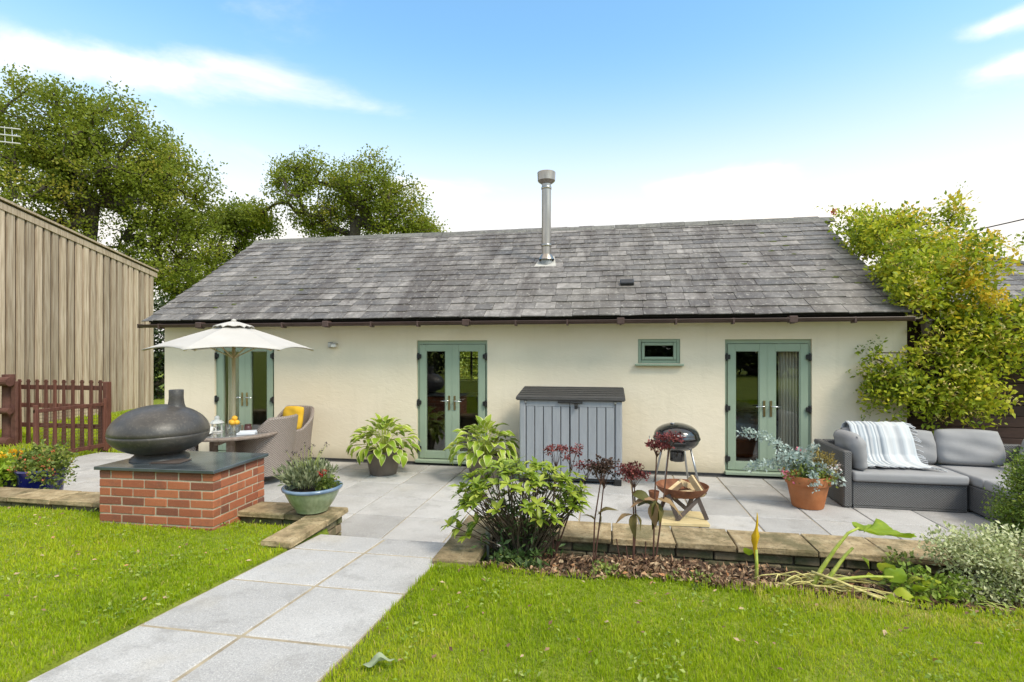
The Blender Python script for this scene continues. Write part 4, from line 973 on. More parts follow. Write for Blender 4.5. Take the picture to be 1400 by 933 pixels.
prof = lambda s, h, r=.425: [(r*math.cos(t), s*h*math.sin(t)) for t in np.linspace(0.03, math.pi/2, 18)]
ZC = .25
b = B(); lathe(b, [(.412, -.006)] + [(r, z) for r, z in prof(1, .27)], 64, (0, 0, ZC)); lid = obj('oven_lid', b, 'oven_clay', ov, True)
b = B(); lathe(b, [(.410, .004)] + [(r*.997, z) for r, z in prof(-1, .215)], 64, (0, 0, ZC)); obj('oven_bowl', b, 'oven_clay', ov, True)
b = B(); cx_, cy_ = .125, .05; lathe(b, [(.17, .385), (.125, .42), (.088, .47), (.070, .52), (.063, .58), (.064, .655), (.060, .66), (.050, .655), (.048, .56)], 32, (cx_, cy_, 0)); obj('chimney', b, 'oven_clay', lid, True)
b = B(); lathe(b, [(.25, 0), (.248, .012), (.205, .05), (.175, .085), (.185, .12)], 40, (0, 0, 0)); obj('stand', b, 'oven_clay', ov, True)
b = B(); bx(b, (.22, -.18, .006), (.28, .2, .008), bev=.002); obj('hearth_plate', b, 'rusty_steel', ov)

# ------------------------------------------------------------------ pots
def pot(name, label, loc, prof, mat, rim=None, soil_z=None, seg=40, sx=1, sy=1, group=None, rz=0):
    t = thing(name, label, 'pot', loc, rz, group); b = B(); lathe(b, prof, seg, sx=sx, sy=sy); b.faces.ensure_lookup_table()
    smooth_by_angle(obj('pot_body', b, mat, t), 40)
    if rim: b = B(); lathe(b, rim[0], seg, sx=sx, sy=sy); obj('rim', b, rim[1], t, True)
    b = B(); lathe(b, [(0, soil_z+.006), (soil_r(prof, soil_z), soil_z)], seg, sx=sx, sy=sy); obj('potting_soil', b, 'soil', t); return t
def soil_r(prof, z): return max(r for r, zz in prof if zz >= z-.03)*.9
tap = lambda r0, r1, h: [(0, 0), (r0, 0), (r0+.01, .012), (r0+(r1-r0)*.9, h-.05), (r1, h-.045), (r1+.012, h-.01), (r1+.006, h), (r1-.02, h-.004), (r1-.035, h-.06)]
HP = [(-3.31, 7.46), (-1.74, 7.42)]
hp0 = pot('hosta_pot', 'taupe pot holding the hosta left of the middle doors', (HP[0][0], HP[0][1], .006), tap(.19, .265, .36), 'pot_taupe', None, .31, group='taupe hosta pots')
copy_tree(hp0, (HP[1][0], HP[1][1], .006), 1.0, 'taupe pot holding the hosta in front of the middle doors, half hidden')
def leaf_mesh(name, L, W, fold, droop, mats, nt=7, power=.75, edge=.80, wave=0):
    b = B(); cols = (-1, -edge, 0, edge, 1); g = []
    for i in range(nt+1):
        t = i/nt; wv = W*(math.sin(math.pi*min(1, t**power))**.9)*.5 if 0 < t < 1 else .0008
        g.append([b.verts.new((c*wv, L*t*(1-.12*t), fold*abs(c)*wv - droop*t*t*L + wave*math.sin(9*t+3*c)*abs(c)*wv)) for c in cols])
    for i in range(nt):
        for j in range(4):
            f = b.faces.new((g[i][j], g[i][j+1], g[i+1][j+1], g[i+1][j])); f.smooth = True
            if len(mats) > 1 and j in (0, 3): f.material_index = 1
    me = bpy.data.meshes.new(name); b.to_mesh(me); b.free()
    for m in mats: me.materials.append(MATS[m])
    return me
HL = [leaf_mesh('leaf', 1, w_, .35, dr, ['hosta_one', 'hosta_edge_one'], wave=.10) for w_, dr in ((.62, .35), (.68, .5), (.58, .22), (.64, .65))]
def hosta(label, loc, seed):
    rr = random.Random(seed); t = thing('hosta_plant', label, 'plant', loc, 0, 'potted hostas'); sb = B()
    for ring, (n, rad, zz, pit, sz) in enumerate(((9, .08, .37, 62, .17), (15, .17, .34, 45, .19), (22, .27, .28, 25, .20), (27, .35, .19, 5, .20), (27, .40, .09, -18, .19), (20, .40, .0, -40, .17))):
        for k in range(n):
            a = 2*math.pi*(k + rr.uniform(-.35, .35))/n + ring*.7; r_ = rad*rr.uniform(.8, 1.12); z_ = zz + rr.uniform(-.05, .05)
            o = link('leaf', rr.choice(HL), None, t); o.location = (r_*math.cos(a), r_*math.sin(a), z_)
            o.rotation_euler = (R(pit + rr.uniform(-18, 18)), rr.uniform(-.35, .35), a - math.pi/2 + rr.uniform(-.35, .35)); s = sz*rr.uniform(.75, 1.15); o.scale = (s, s, s)
            if k % 2 == 0: tube(sb, [(0, 0, -.05), (r_*.5*math.cos(a), r_*.5*math.sin(a), z_*.75+.03), o.location], [.006, .005, .004], 4, False)
    obj('leaf_stalk', sb, 'lime_stem', t); return t
hosta('yellow-green variegated hosta in the pot left of the middle doors', (HP[0][0], HP[0][1], .36), 1)
hosta('yellow-green variegated hosta in the pot in front of the middle doors', (HP[1][0], HP[1][1], .36), 2)
# celadon bowl of lavender on the coping
LP_ = (-2.71, 4.52, .352)
pot('glazed_bowl', 'pale green glazed bowl with blue rim on the buff coping', LP_, [(0, .004), (.12, .0), (.145, .012), (.15, .03), (.20, .10), (.235, .17), (.252, .215), (.22, .215), (.20, .16)], 'pot_celadon', ([(.246, .205), (.268, .215), (.272, .232), (.262, .243), (.235, .240), (.225, .20)], 'pot_rim'), .19, 48)
lv = thing('lavender_plant', 'grey-green lavender with dark seed heads in the glazed bowl', 'plant', (LP_[0]-.07, LP_[1], LP_[2]+.2))
n = 900; a = RNG.uniform(0, 6.28, n); r_ = .15*np.sqrt(RNG.random(n)); base = np.stack([r_*np.cos(a), r_*np.sin(a), np.zeros(n)], 1); d = np.stack([.45*np.cos(a)*r_/.15, .45*np.sin(a)*r_/.15, np.ones(n)], 1) + RNG.normal(0, .22, (n, 3))
hh = RNG.uniform(.04, .22, n)[:, None]; pos = base + d/np.linalg.norm(d, axis=1, keepdims=True)*hh
mass('foliage', LEAF_LONG, pos, basis(d + RNG.normal(0, .35, (n, 3)), RNG.uniform(-3, 3, n)), RNG.uniform(.05, .09, n), RNG.random(n), 'lavender', lv)
b = B(); hp = []
for k in range(34):
    a = random.uniform(0, 6.28); q = random.uniform(.02, .13); tip = Vector((q*1.7*math.cos(a)+random.uniform(-.03, .03), q*1.7*math.sin(a), random.uniform(.22, .36) + (.08 if math.cos(a) > .3 else 0)))
    tube(b, [(q*math.cos(a), q*math.sin(a), .02), tip*.6 + Vector((0, 0, .02)), tip], .0018, 3, False); hp.append(tuple(tip))
obj('stem', b, 'lime_stem', lv); leaf_cloud('seed_head', hp, 7, .007, .016, 'lavender_head', lv, QUADL, .6)
fp = thing('bedding_plant', 'small yellow-green bedding plant with one red bloom in the glazed bowl', 'plant', (LP_[0]+.14, LP_[1]-.02, LP_[2]+.2))
cs = blobs([(0, 0, .06, .10, .10, .09, 1)], 40); leaf_cloud('foliage', cs, 11, .02, .035, 'mixed_leaf', fp, QUADL)
leaf_cloud('bloom', [(.0, -.03, .175), (.015, -.03, .165), (-.02, -.02, .17)], 14, .012, .03, 'red_flower', fp, QUADL, .6)
# terracotta pot with grey foliage
TP = (2.35, 6.78, .006)
pot('terracotta_pot', 'terracotta pot in front of the right-hand doors', TP, [(0, 0), (.165, 0), (.17, .01), (.222, .27), (.242, .275), (.255, .37), (.25, .38), (.225, .378), (.21, .31)], 'terracotta', None, .32)
tp = thing('mixed_planting', 'silver trailing foliage with pink and white flowers in the terracotta pot', 'plant', (TP[0], TP[1], .34))
cs = []
def spray(p0, p1, n, sag): 
    for k in range(n):
        t = k/(n-1); p = Vector(p0).lerp(Vector(p1), t) + Vector((0, 0, sag*math.sin(math.pi*t))); cs.append(tuple(p))
spray((0, 0, .1), (-.72, .05, .52), 26, .10); spray((0, -.05, .08), (-.68, -.05, .10), 22, .08); spray((.02, -.05, .1), (-.35, -.12, .26), 18, .06); spray((.0, -.1, .12), (.28, -.18, .02), 12, .08); spray((0, 0, .1), (.1, .05, .36), 10, .03); spray((0, -.16, .05), (-.02, -.27, -.06), 8, .05); spray((0, 0, .15), (-.1, -.1, .3), 10, .03)
leaf_cloud('silver_foliage', cs, 15, .026, .05, 'eucalyptus', tp, LEAF, .2)
leaf_cloud('heather', blobs([(.16, -.02, .16, .14, .14, .16, 1)], 45), 14, .03, .045, 'heather', tp, LEAF_LONG, .5)
leaf_cloud('green_foliage', blobs([(-.12, -.12, .08, .18, .12, .10, 1), (.1, -.14, .05, .16, .1, .08, .8)], 50), 10, .03, .04, 'mixed_leaf', tp, QUADL)
leaf_cloud('pink_bloom', [(-.29, -.15, .08), (-.32, -.12, .10), (-.22, -.17, .02), (-.1, -.05, .33), (-.08, -.06, .31), (-.28, -.14, .04)], 9, .014, .032, 'pink_flower', tp, QUADL, .5)
leaf_cloud('white_bloom', [(.2, -.16, .16), (.26, -.14, .15), (.30, -.12, .18), (.16, -.18, .13), (.32, -.1, .13)], 9, .016, .03, 'white_flower', tp, QUADL, .5)
# blue pots of bedding at the left edge
pot('cobalt_pot', 'glossy cobalt blue pot behind the low wall at the left', (-6.47, 5.06, .006), [(0, 0), (.15, 0), (.17, .02), (.20, .25), (.215, .42), (.24, .47), (.235, .49), (.20, .48), (.19, .4)], 'pot_blue', None, .42)
tt = pot('planter_trough', 'dark navy planter at the left edge beside the cobalt pot', (-6.98, 4.98, .006), [(0, 0), (.20, 0), (.22, .02), (.26, .42), (.275, .45), (.27, .46), (.24, .45), (.23, .38)], 'pot_navy', None, .40, 4, 1.15, .95, rz=R(45))
def bedding(name, label, loc, ells, n, per, leaf, mat, blooms=()):
    t = thing(name, label, 'plant', loc); cs = blobs(ells, n); leaf_cloud('foliage', cs, per, .035, leaf, mat, t, QUADL, .2)
    b = B(); stem_bush(b, (0, 0, -.05), [tuple(c) for c in cs[::3]], .005, .002); obj('stem', b, 'lime_stem', t)
    for (nm, pts, per_, sp, sz, m) in blooms: leaf_cloud(nm, pts, per_, sp, sz, m, t, QUADL, .5)
    return t
bedding('fuchsia_plant', 'bushy plant with small orange and pink flowers in the cobalt pot', (-6.44, 5.06, .47), [(.02, -.02, .12, .30, .26, .18, 1), (.16, -.05, -.02, .24, .22, .18, .7), (-.1, -.05, .05, .22, .2, .14, .5)], 120, 15, .042, 'mixed_leaf',
  [('bloom', blobs([(.05, -.1, .08, .30, .22, .22, 1)], 34), 5, .012, .026, 'orange_flower')])
bedding('marigold_plant', 'yellow marigolds over bright green leaves in the navy planter', (-6.98, 4.98, .43), [(0, 0, .06, .32, .26, .12, 1), (.2, -.05, .02, .2, .2, .12, .6)], 80, 14, .06, 'hosta',
  [('bloom', [(-.08, -.12, .22), (.03, -.1, .24), (.14, -.06, .20), (.24, -.02, .24), (.10, -.14, .17), (.30, .0, .23), (-.2, -.1, .2)], 24, .018, .034, 'marigold')])

# ------------------------------------------------------------------ dining set
TX, TY = -5.08, 6.45
tb = thing('garden_table', 'round rattan garden table with glass top under the parasol', 'table', (TX, TY, 0))
b = B(); lathe(b, [(.50, .70), (.59, .705), (.60, .725), (.595, .742), (.52, .745)], 56); smooth_by_angle(obj('table_rim', b, 'rattan_plain', tb), 40)
b = B(); lathe(b, [(.0, .735), (.53, .735), (.532, .742), (.53, .749), (0, .749)], 56); obj('glass_top', b, 'table_glass', tb)
b = B(); 
for a in range(4): bx(b, (.20*math.cos(a*math.pi/2+.6), .20*math.sin(a*math.pi/2+.6), .36), (.09, .09, .70), a*math.pi/2+.6)
bx(b, (0, 0, .1), (.5, .5, .05), .6); bx(b, (0, 0, .66), (.9, .06, .05), .3); bx(b, (0, 0, .659), (.06, .9, .05), .3); obj('pedestal', b, 'rattan_plain', tb); tb.scale = (1.08, 1.08, 1)
def make_chair(label, loc, rz):
    t = thing('rattan_chair', label, 'chair', loc, rz, 'rattan chairs round the table')
    NS = 36; prof = []
    def plan(s):                                       # u-shaped wrap, front edges at s=0 and 1, back centre at .5
        a = math.pi*(s*1.0); th = (s-.5)*2
        if abs(th) > .55:
            k = (abs(th)-.55)/.45; return Vector((math.copysign(.30, th), .10 - .38*k, 0))
        ph = th/.55*math.pi/2; return Vector((.30*math.sin(ph), .10 + .24*math.cos(ph)**.8 if math.cos(ph) > 0 else .10, 0))
    b = B(); rows = []
    for i in range(NS+1):
        s = i/NS; p = plan(s); q = plan(min(1, s+.01))-plan(max(0, s-.01)); nrm = Vector((q.y, -q.x, 0)).normalized(); nrm = nrm if nrm.dot(p-Vector((0, -.05, 0))) > 0 else -nrm
        th = abs(s-.5)*2; hgt = .62 + .31*(1-min(1, max(0, (th-.28)/.42)))**1.3 if th > .28 else .93
        lean = lambda z: nrm*(.08*max(0, z-.35)/.55*(1-th*.7)) 
        w_ = .028
        sec = [p+nrm*w_*.9+Vector((0, 0, .13)), p+nrm*w_+Vector((0, 0, .40))+lean(.4), p+nrm*w_+Vector((0, 0, hgt-.02))+lean(hgt), p+Vector((0, 0, hgt+.006))+lean(hgt), p-nrm*w_+Vector((0, 0, hgt-.02))+lean(hgt), p-nrm*w_+Vector((0, 0, .40))+lean(.4), p-nrm*w_+Vector((0, 0, .13))]
        rows.append([b.verts.new(v) for v in sec])
    for r0, r1 in zip(rows, rows[1:]):
        for k in range(7): b.faces.new((r0[k], r0[(k+1) % 7], r1[(k+1) % 7], r1[k]))
    b.faces.new(rows[0]); b.faces.new(rows[-1][::-1])
    smooth_by_angle(obj('backrest', b, 'rattan', t, uv=30), 45)
    b = B(); bx(b, (0, -.03, .37), (.55, .50, .05), bev=.012); obj('seat', b, 'rattan', t, uv=30)
    b = B(); bx(b, (0, -.26, .245), (.55, .03, .23), bev=.006); obj('apron', b, 'rattan', t, uv=30)
    for sx_ in (-1, 1):
        for yy in (-.26, .17): b = B(); tube(b, [(sx_*.275, yy, .2), (sx_*.285, yy*1.06, 0)], [.022, .015], 8); obj('leg', b, 'pale_wood', t)
    return t
ch = make_chair('rattan armchair with its back to the lavender bowl, nearest of the dining chairs', (-4.80, 6.76, .006), R(-100))
copy_tree(ch, (-5.02, 7.58, .006), R(-8), 'rattan armchair at the far side of the table, yellow cushion showing over its neighbour')
copy_tree(ch, (-5.62, 6.02, .006), R(128), 'rattan armchair half hidden behind the black oven')
def cushion(name, label, loc, w_, h_, t_, rz, tilt, mat, seed, group):
    b = B(); pillow(b, w_, h_, t_, n=16, seed=seed); o = obj(name, b, mat, None, True); o.location = loc; o.rotation_euler = (tilt, 0, rz); tag(o, label, 'cushion', group); return o
def chair_cushion(label, loc, rz, seed):
    M = Matrix.Rotation(rz, 3, 'Z') @ Vector((0, .17, 0)); return cushion('seat_cushion', label, (loc[0]+M.x, loc[1]+M.y, .64), .40, .40, .12, rz, R(-14), 'cushion_yellow', seed, 'yellow dining cushions')
chair_cushion('yellow cushion on the dining chair nearest the lavender bowl', (-4.80, 6.76), R(-100), 1)
o = chair_cushion('yellow cushion on the far dining chair', (-5.02, 7.58), R(-8), 2); o.location.z = .76
chair_cushion('yellow cushion on the chair behind the black oven', (-5.62, 6.02), R(128), 3)
ps = thing('garden_parasol', 'cream hexagonal parasol standing through the round table', 'parasol', (TX+.03, TY, 0), R(38))
b = B(); tube(b, [(0, 0, 0), (0, 0, 2.24)], .022, 12); obj('pole', b, 'pale_wood', ps, True)
b = B(); lathe(b, [(0, .0), (.24, .0), (.25, .02), (.22, .06), (.06, .08), (.04, .2), (.026, .21)], 32); obj('base_weight', b, 'gutter', ps, True)
RC, ZE, ZT = 1.05, 1.865, 2.225
def can(k):
    a0, a1 = k*math.pi/3, (k+1)*math.pi/3; c0, c1 = Vector((math.cos(a0), math.sin(a0), 0)), Vector((math.cos(a1), math.sin(a1), 0))
    def fn(u, v):
        e = 4*u*(1-u); p = (c0.lerp(c1, u))*RC*v*(1-.035*e*v); z = ZT - (ZT-ZE)*(v**1.12) - .012*math.sin(math.pi*v)*e + .04*e*v**4
        return Vector((p.x, p.y, z))
    return fn
cn = None
b = B()
for k in range(6): surf(b, can(k), 10, 10)
bmesh.ops.remove_doubles(b, verts=b.verts, dist=1e-4); cn = obj('canopy', b, 'parasol_cloth', ps)
smooth_by_angle(cn, 12)
sm = cn.modifiers.new('thick', 'SOLIDIFY'); sm.thickness = .006
b = B()
for k in range(6):
    a0, a1 = k*math.pi/3, (k+1)*math.pi/3; c0, c1 = Vector((math.cos(a0), math.sin(a0), 0)), Vector((math.cos(a1), math.sin(a1), 0))
    def fn(u, v):
        e = 4*u*(1-u); p = c0.lerp(c1, u)*.26*v; return Vector((p.x, p.y, ZT + .035 - .095*v**1.3 + .03*e*v*v + .012*math.sin(math.pi*u*3)*v))
    surf(b, fn, 9, 6)
bmesh.ops.remove_doubles(b, verts=b.verts, dist=1e-4); v_ = obj('vent_cap', b, 'parasol_cloth', ps); smooth_by_angle(v_, 14)
sm = v_.modifiers.new('thick', 'SOLIDIFY'); sm.thickness = .008
for k in range(6):
    a = k*math.pi/3; b = B(); tube(b, [(0, 0, ZT-.03), (RC*.985*math.cos(a), RC*.985*math.sin(a), ZE-.012)], .011, 6); obj('rib', b, 'pale_wood', ps)
    b = B(); tube(b, [(0, 0, 1.75), (RC*.5*math.cos(a), RC*.5*math.sin(a), 2.02)], .009, 6); obj('strut', b, 'pale_wood', ps)
b = B(); lathe(b, [(.03, .0), (.035, .012), (.02, .03), (.001, .035)], 12, (0, 0, ZT+.03)); obj('finial', b, 'parasol_cloth', ps, True)
# things on the table
def lathing(name, label, cat, loc, prof, mat, seg=24, group=None):
    b = B(); lathe(b, prof, seg); o = obj(name, b, mat, None); smooth_by_angle(o, 40); o.location = loc; tag(o, label, cat, group); return o
TZ = .751
cl_ = thing('candle_lantern', 'small white candle lantern on the garden table', 'lantern', (TX-.13, TY-.12, TZ))
b = B(); lathe(b, [(0, 0), (.075, 0), (.075, .015), (.06, .02)], 8); obj('lantern_base', b, 'white_enamel', cl_); b = B(); lathe(b, [(.085, .115), (.09, .12), (.06, .155), (.03, .16), (.03, .185), (.036, .19), (.02, .215), (0, .22)], 8); obj('lantern_roof', b, 'white_enamel', cl_)
b = B(); lathe(b, [(.052, .02), (.052, .115)], 16); obj('lantern_glass', b, 'glass', cl_)
for k in range(6): b = B(); tube(b, [(.065*math.cos(k*1.047), .065*math.sin(k*1.047), .02), (.065*math.cos(k*1.047), .065*math.sin(k*1.047), .118)], .005, 5); obj('lantern_bar', b, 'white_enamel', cl_)
for k, (dx_, dy_, lab) in enumerate(((-.22, -.26, 'left white mug beside the candle lantern'), (-.10, -.30, 'right white mug beside the candle lantern'))):
    m_ = thing('mug', lab, 'mug', (TX+dx_, TY+dy_, TZ), k, 'white mugs'); b = B(); lathe(b, [(0, 0), (.035, 0), (.045, .02), (.05, .09), (.045, .09), (.04, .02), (0, .012)], 20); obj('mug_body', b, 'white_enamel', m_, True)
    b = B(); tube(b, [(.045, 0, .075), (.075, 0, .07), (.08, 0, .045), (.07, 0, .025), (.045, 0, .02)], .006, 6); obj('mug_handle', b, 'white_enamel', m_, True)
lathing('plate', 'white plate in front of the mugs on the garden table', 'plate', (TX-.10, TY-.42, TZ), [(0, .006), (.07, .006), (.105, .022), (.11, .025), (.105, .018), (.07, 0), (0, 0)], 'white_enamel', 32)
lathing('glass_jar', 'clear glass bowl of oranges on the garden table', 'bowl', (TX+.20, TY-.22, TZ), [(0, .005), (.07, .005), (.085, .12), (.10, .135), (.094, .135), (.08, .12), (.065, .012), (0, .012)], 'glass', 28)
for k, (dx_, dy_, dz_) in enumerate(((-.03, 0, .15), (.04, .01, .145), (.0, .02, .20), (.015, -.04, .15))):
    b = B(); bmesh.ops.create_icosphere(b, subdivisions=3, radius=.037); o = obj('orange', b, 'orange_skin', None, True); o.location = (TX+.20+dx_, TY-.22+dy_, TZ+dz_)
    tag(o, ('left orange in the glass bowl', 'right orange in the glass bowl', 'topmost orange in the glass bowl', 'front orange in the glass bowl')[k], 'orange', 'oranges in the bowl')
lathing('preserve_jar', 'dark red jar with pale lid on the garden table', 'jar', (TX+.31, TY-.08, TZ), [(0, 0), (.045, 0), (.048, .01), (.048, .075), (.04, .085), (.042, .09), (.042, .11), (0, .112)], 'dark_bottle', 20)
b = B(); bx(b, (0, 0, .012), (.22, .16, .024), bev=.003); bx(b, (.01, .005, .032), (.2, .15, .014), .15, bev=.003); o = obj('magazines', b, 'paper'); o.location = (TX+.40, TY-.22, TZ); o.rotation_euler.z = .4; tag(o, 'pale folded newspapers at the right of the garden table', 'newspaper')

# ------------------------------------------------------------------ storage box against the wall
SX0, SX1, SY = -1.21, .20, 7.33; SW = SX1-SX0; SD = .74
sb_ = thing('storage_box', 'grey garden storage box with charcoal lid against the cream wall', 'storage box', ((SX0+SX1)/2, SY, .006))
b = B(); bx(b, (0, SD/2+.02, .60), (SW-.06, SD-.06, 1.14), bev=.01); obj('carcass', b, 'box_groove', sb_)
for sg in (-1, 1):
    b = B(); bx(b, (sg*(SW/2-.042), .05, .63), (.084, .11, 1.10), bev=.012); obj('corner_post', b, 'box_grey', sb_)
    b = B(); bx(b, (sg*(SW/2-.005), SD/2+.04, .63), (.03, SD-.1, 1.10), bev=.006); obj('side_panel', b, 'box_grey', sb_)
    b = B(); bx(b, (sg*(SW/2-.05), .07, .04), (.10, .14, .085), bev=.008); obj('foot', b, 'black_iron', sb_)
    door = B(); dw = (SW-.19)/2; x0 = (-dw-.004) if sg < 0 else .004
    bx(door, (x0+dw/2, .022, 1.115), (dw, .035, .10), bev=.005); dr = obj('door', door, 'box_grey', sb_); b = B(); bx(b, (x0+dw/2, .022, .115), (dw, .035, .07), bev=.005); obj('bottom_rail', b, 'box_grey', dr)
    for k in range(5):
        pw = dw/5; b = B(); bx(b, (x0+pw*(k+.5), .022, .607), (pw-.011, .033, .914), bev=.005); obj('plank', b, 'box_grey', dr)
    b = B(); lathe(b, [(0, -.015), (.017, -.012), (.017, .012), (0, .015)], 12); o = obj('hinge_pin', b, 'zinc', dr); o.location = (sg*(SW/2-.085), -.008, 1.13)
b = B(); zf, zb2 = 1.19, 1.30; ov_ = .05
pts = [(-.035, zf-.04), (-.035, zf), (.0, zf+.02), (SD+.0, zb2), (SD+.02, zb2-.05)]
f0 = [b.verts.new((-SW/2-ov_, y_, z_)) for y_, z_ in pts]; f1 = [b.verts.new((SW/2+ov_, y_, z_)) for y_, z_ in pts]
for v, w__ in ((f0, 1), (f1, -1)):
    for q in v[2:]: q.co.x += w__*.0
b.faces.new(f0); b.faces.new(f1[::-1])
for i in range(5): b.faces.new((f0[i], f0[(i+1) % 5], f1[(i+1) % 5], f1[i]))
bmesh.ops.bevel(b, geom=list(b.edges), offset=.012, segments=2, affect='EDGES', clamp_overlap=True)
obj('lid', b, 'box_lid', sb_)
for k in range(5):
    b = B(); t_ = (k+.6)/5.4; bx(b, (0, t_*SD, zf+.02+(zb2-zf-.02)*t_+.004), (SW+.06, .008, .006), rot=Matrix.Rotation(math.atan2(zb2-zf-.02, SD), 3, 'X')); obj('lid_rib', b, 'box_lid', sb_)
b = B(); bx(b, (-.07, -.02, 1.135), (.19, .03, .03), bev=.006); bx(b, (.10, -.02, 1.13), (.15, .03, .028), bev=.006); tube(b, [(-.15, -.03, 1.135), (.18, -.03, 1.13)], .008, 8); obj('bolt', b, 'black_iron', sb_)
b = B(); bx(b, (.09, -.034, 1.07), (.045, .022, .06), bev=.008); tube(b, [(.075, -.034, 1.09), (.075, -.034, 1.13), (.105, -.034, 1.13), (.105, -.034, 1.09)], .005, 6); obj('padlock', b, 'black_iron', sb_)
# ------------------------------------------------------------------ kettle barbecue
kb = thing('kettle_barbecue', 'black kettle barbecue on grey legs in front of the cream wall', 'barbecue', (.94, 7.50, .006))
ZB = .655
b = B(); lathe(b, [(.31, .0), (.312, .012), (.302, .03)] + [(.30*math.cos(t), .03 + .175*math.sin(t)) for t in np.linspace(.12, 1.5707, 14)], 48, (0, 0, ZB)); kl = obj('lid', b, 'kettle_black', kb); smooth_by_angle(kl, 50)
b = B(); lathe(b, [(.315, -.004), (.312, -.018)] + [(.30*math.cos(t), -.02 - .165*math.sin(t)) for t in np.linspace(.1, 1.5707, 14)], 48, (0, 0, ZB)); smooth_by_angle(obj('bowl', b, 'kettle_black', kb), 50)
b = B(); tube(b, [(-.08, -.285, .06), (-.08, -.325, .07), (.08, -.325, .07), (.08, -.285, .06)], .01, 8); o = obj('lid_handle', b, 'zinc', kl); o.location = (0, 0, ZB)
b = B(); tube(b, [(-.075, -.28, -.04), (-.075, -.335, -.03), (.075, -.335, -.03), (.075, -.28, -.04)], .011, 8); bx(b, (0, -.30, -.055), (.15, .02, .05), bev=.008); o = obj('bowl_handle', b, 'black_iron', kb); o.location = (0, 0, ZB)
b = B(); lathe(b, [(0, 0), (.095, 0), (.10, .01), (.10, .13), (.09, .14)], 28, (.01, 0, .34)); smooth_by_angle(obj('ash_catcher', b, 'kettle_black', kb), 40)
b = B(); lathe(b, [(0, .006), (.03, .005), (.032, 0), (.028, -.004)], 14, (-.06, -.05, ZB+.205)); obj('vent_disc', b, 'zinc', kl)
for a in (45, 135, 225, 315):
    b = B(); c_, s_ = math.cos(R(a+10)), math.sin(R(a+10)); tube(b, [(.20*c_, .20*s_, ZB-.10), (.34*c_, .34*s_, 0)], .014, 8); obj('leg', b, 'zinc', kb, True)
b = B(); tube(b, [(-.30, -.02, ZB-.05), (-.36, -.02, ZB-.02), (-.36, -.02, ZB+.02)], .008, 6); obj('lid_hook', b, 'zinc', kb)
# ------------------------------------------------------------------ fire bowl, board and logs
bo = B(); bx(bo, (0, 0, .02), (.50, .44, .035), bev=.004); o = obj('wooden_board', bo, 'deal'); o.location = (.80, 5.98, .004); o.rotation_euler.z = R(3); tag(o, 'square plywood board under the rusty fire bowl', 'board')
FX, FY = .815, 6.02
fb = thing('fire_bowl', 'rusty steel fire bowl on a folded angle stand', 'fire pit', (FX, FY, .0445), R(10))
b = B(); lathe(b, [(0, .205), (.10, .207), (.20, .235), (.262, .29), (.280, .335), (.272, .335), (.252, .295), (.19, .25), (.10, .222), (0, .22)], 48); smooth_by_angle(obj('bowl', b, 'rust', fb), 35)
def flatbar(p, q, w_=.045, t_=.012):
    p, q = Vector(p), Vector(q); d = q-p; b = B(); rot = d.to_track_quat('Z', 'Y').to_matrix(); bx(b, (p+q)/2, (t_, w_, d.length), rot=rot, bev=.002); return b
for sg, yy in ((1, -.16), (-1, .13)):
    for (p, q) in (((-.20*sg, yy, .27), (-.10*sg, yy-.03*sg, .0)), ((-.10*sg, yy-.03*sg, .02), (.12*sg, yy+.02*sg, .21)), ((.12*sg, yy+.02*sg, .235), (.215*sg, yy, .0))): obj('leg', flatbar(p, q), 'rusty_steel', fb)
rl = random.Random(4)
def firelog(label, p, q, w_, seed):
    p, q = Vector(p), Vector(q); d = (q-p); rot = d.to_track_quat('Z', 'X').to_matrix(); t = thing('split_log', label, 'log', tuple(p), 0, 'split logs in the fire bowl')
    rr_ = random.Random(seed); b = B(); a = [(0, 0), (w_, w_*.12), (w_*.9, w_*.62), (w_*.35, w_*.8), (-.02*w_, w_*.6)]
    r0 = [b.verts.new(rot @ Vector((x_-w_/2, y_-w_/3, 0))) for x_, y_ in a]; r1 = [b.verts.new(rot @ Vector((x_*rr_.uniform(.9, 1.05)-w_/2, y_-w_/3, d.length))) for x_, y_ in a]
    b.faces.new(r0[::-1]); b.faces.new(r1)
    for i in range(5): b.faces.new((r0[i], r0[(i+1) % 5], r1[(i+1) % 5], r1[i]))
    bmesh.ops.bevel(b, geom=list(b.edges), offset=.004, segments=1, affect='EDGES'); o = obj('split_face', b, 'log_wood', t)
    b = B(); bx(b, rot @ Vector((0, w_*.52, d.length/2)), (w_*.8, .012, d.length*.98), rot=rot, bev=.004); obj('bark_strip', b, 'log_bark', t); return t
firelog('pale split log leaning against the right rim of the fire bowl', (FX+.20, FY-.12, .30), (FX+.09, FY+.02, .47), .07, 1)
firelog('split log leaning against the left of the fire bowl', (FX-.17, FY-.10, .30), (FX-.02, FY+.02, .39), .065, 2)
firelog('dark split log at the back of the fire bowl', (FX+.16, FY+.14, .31), (FX-.02, FY+.06, .40), .065, 3)
firelog('short log lying in the middle of the fire bowl', (FX-.10, FY-.08, .285), (FX+.13, FY-.04, .30), .08, 4)
b = B()
for k in range(26): a = rl.uniform(0, 6.28); q = rl.uniform(.0, .15); p = Vector((q*math.cos(a), q*math.sin(a), rl.uniform(.235, .27))); tube(b, [p, p + Vector((rl.uniform(-.1, .1), rl.uniform(-.1, .1), rl.uniform(0, .03)))], .004, 4)
o = obj('kindling', b, 'log_bark'); o.location = (FX, FY, .045); tag(o, 'thin kindling sticks heaped in the fire bowl', 'kindling')
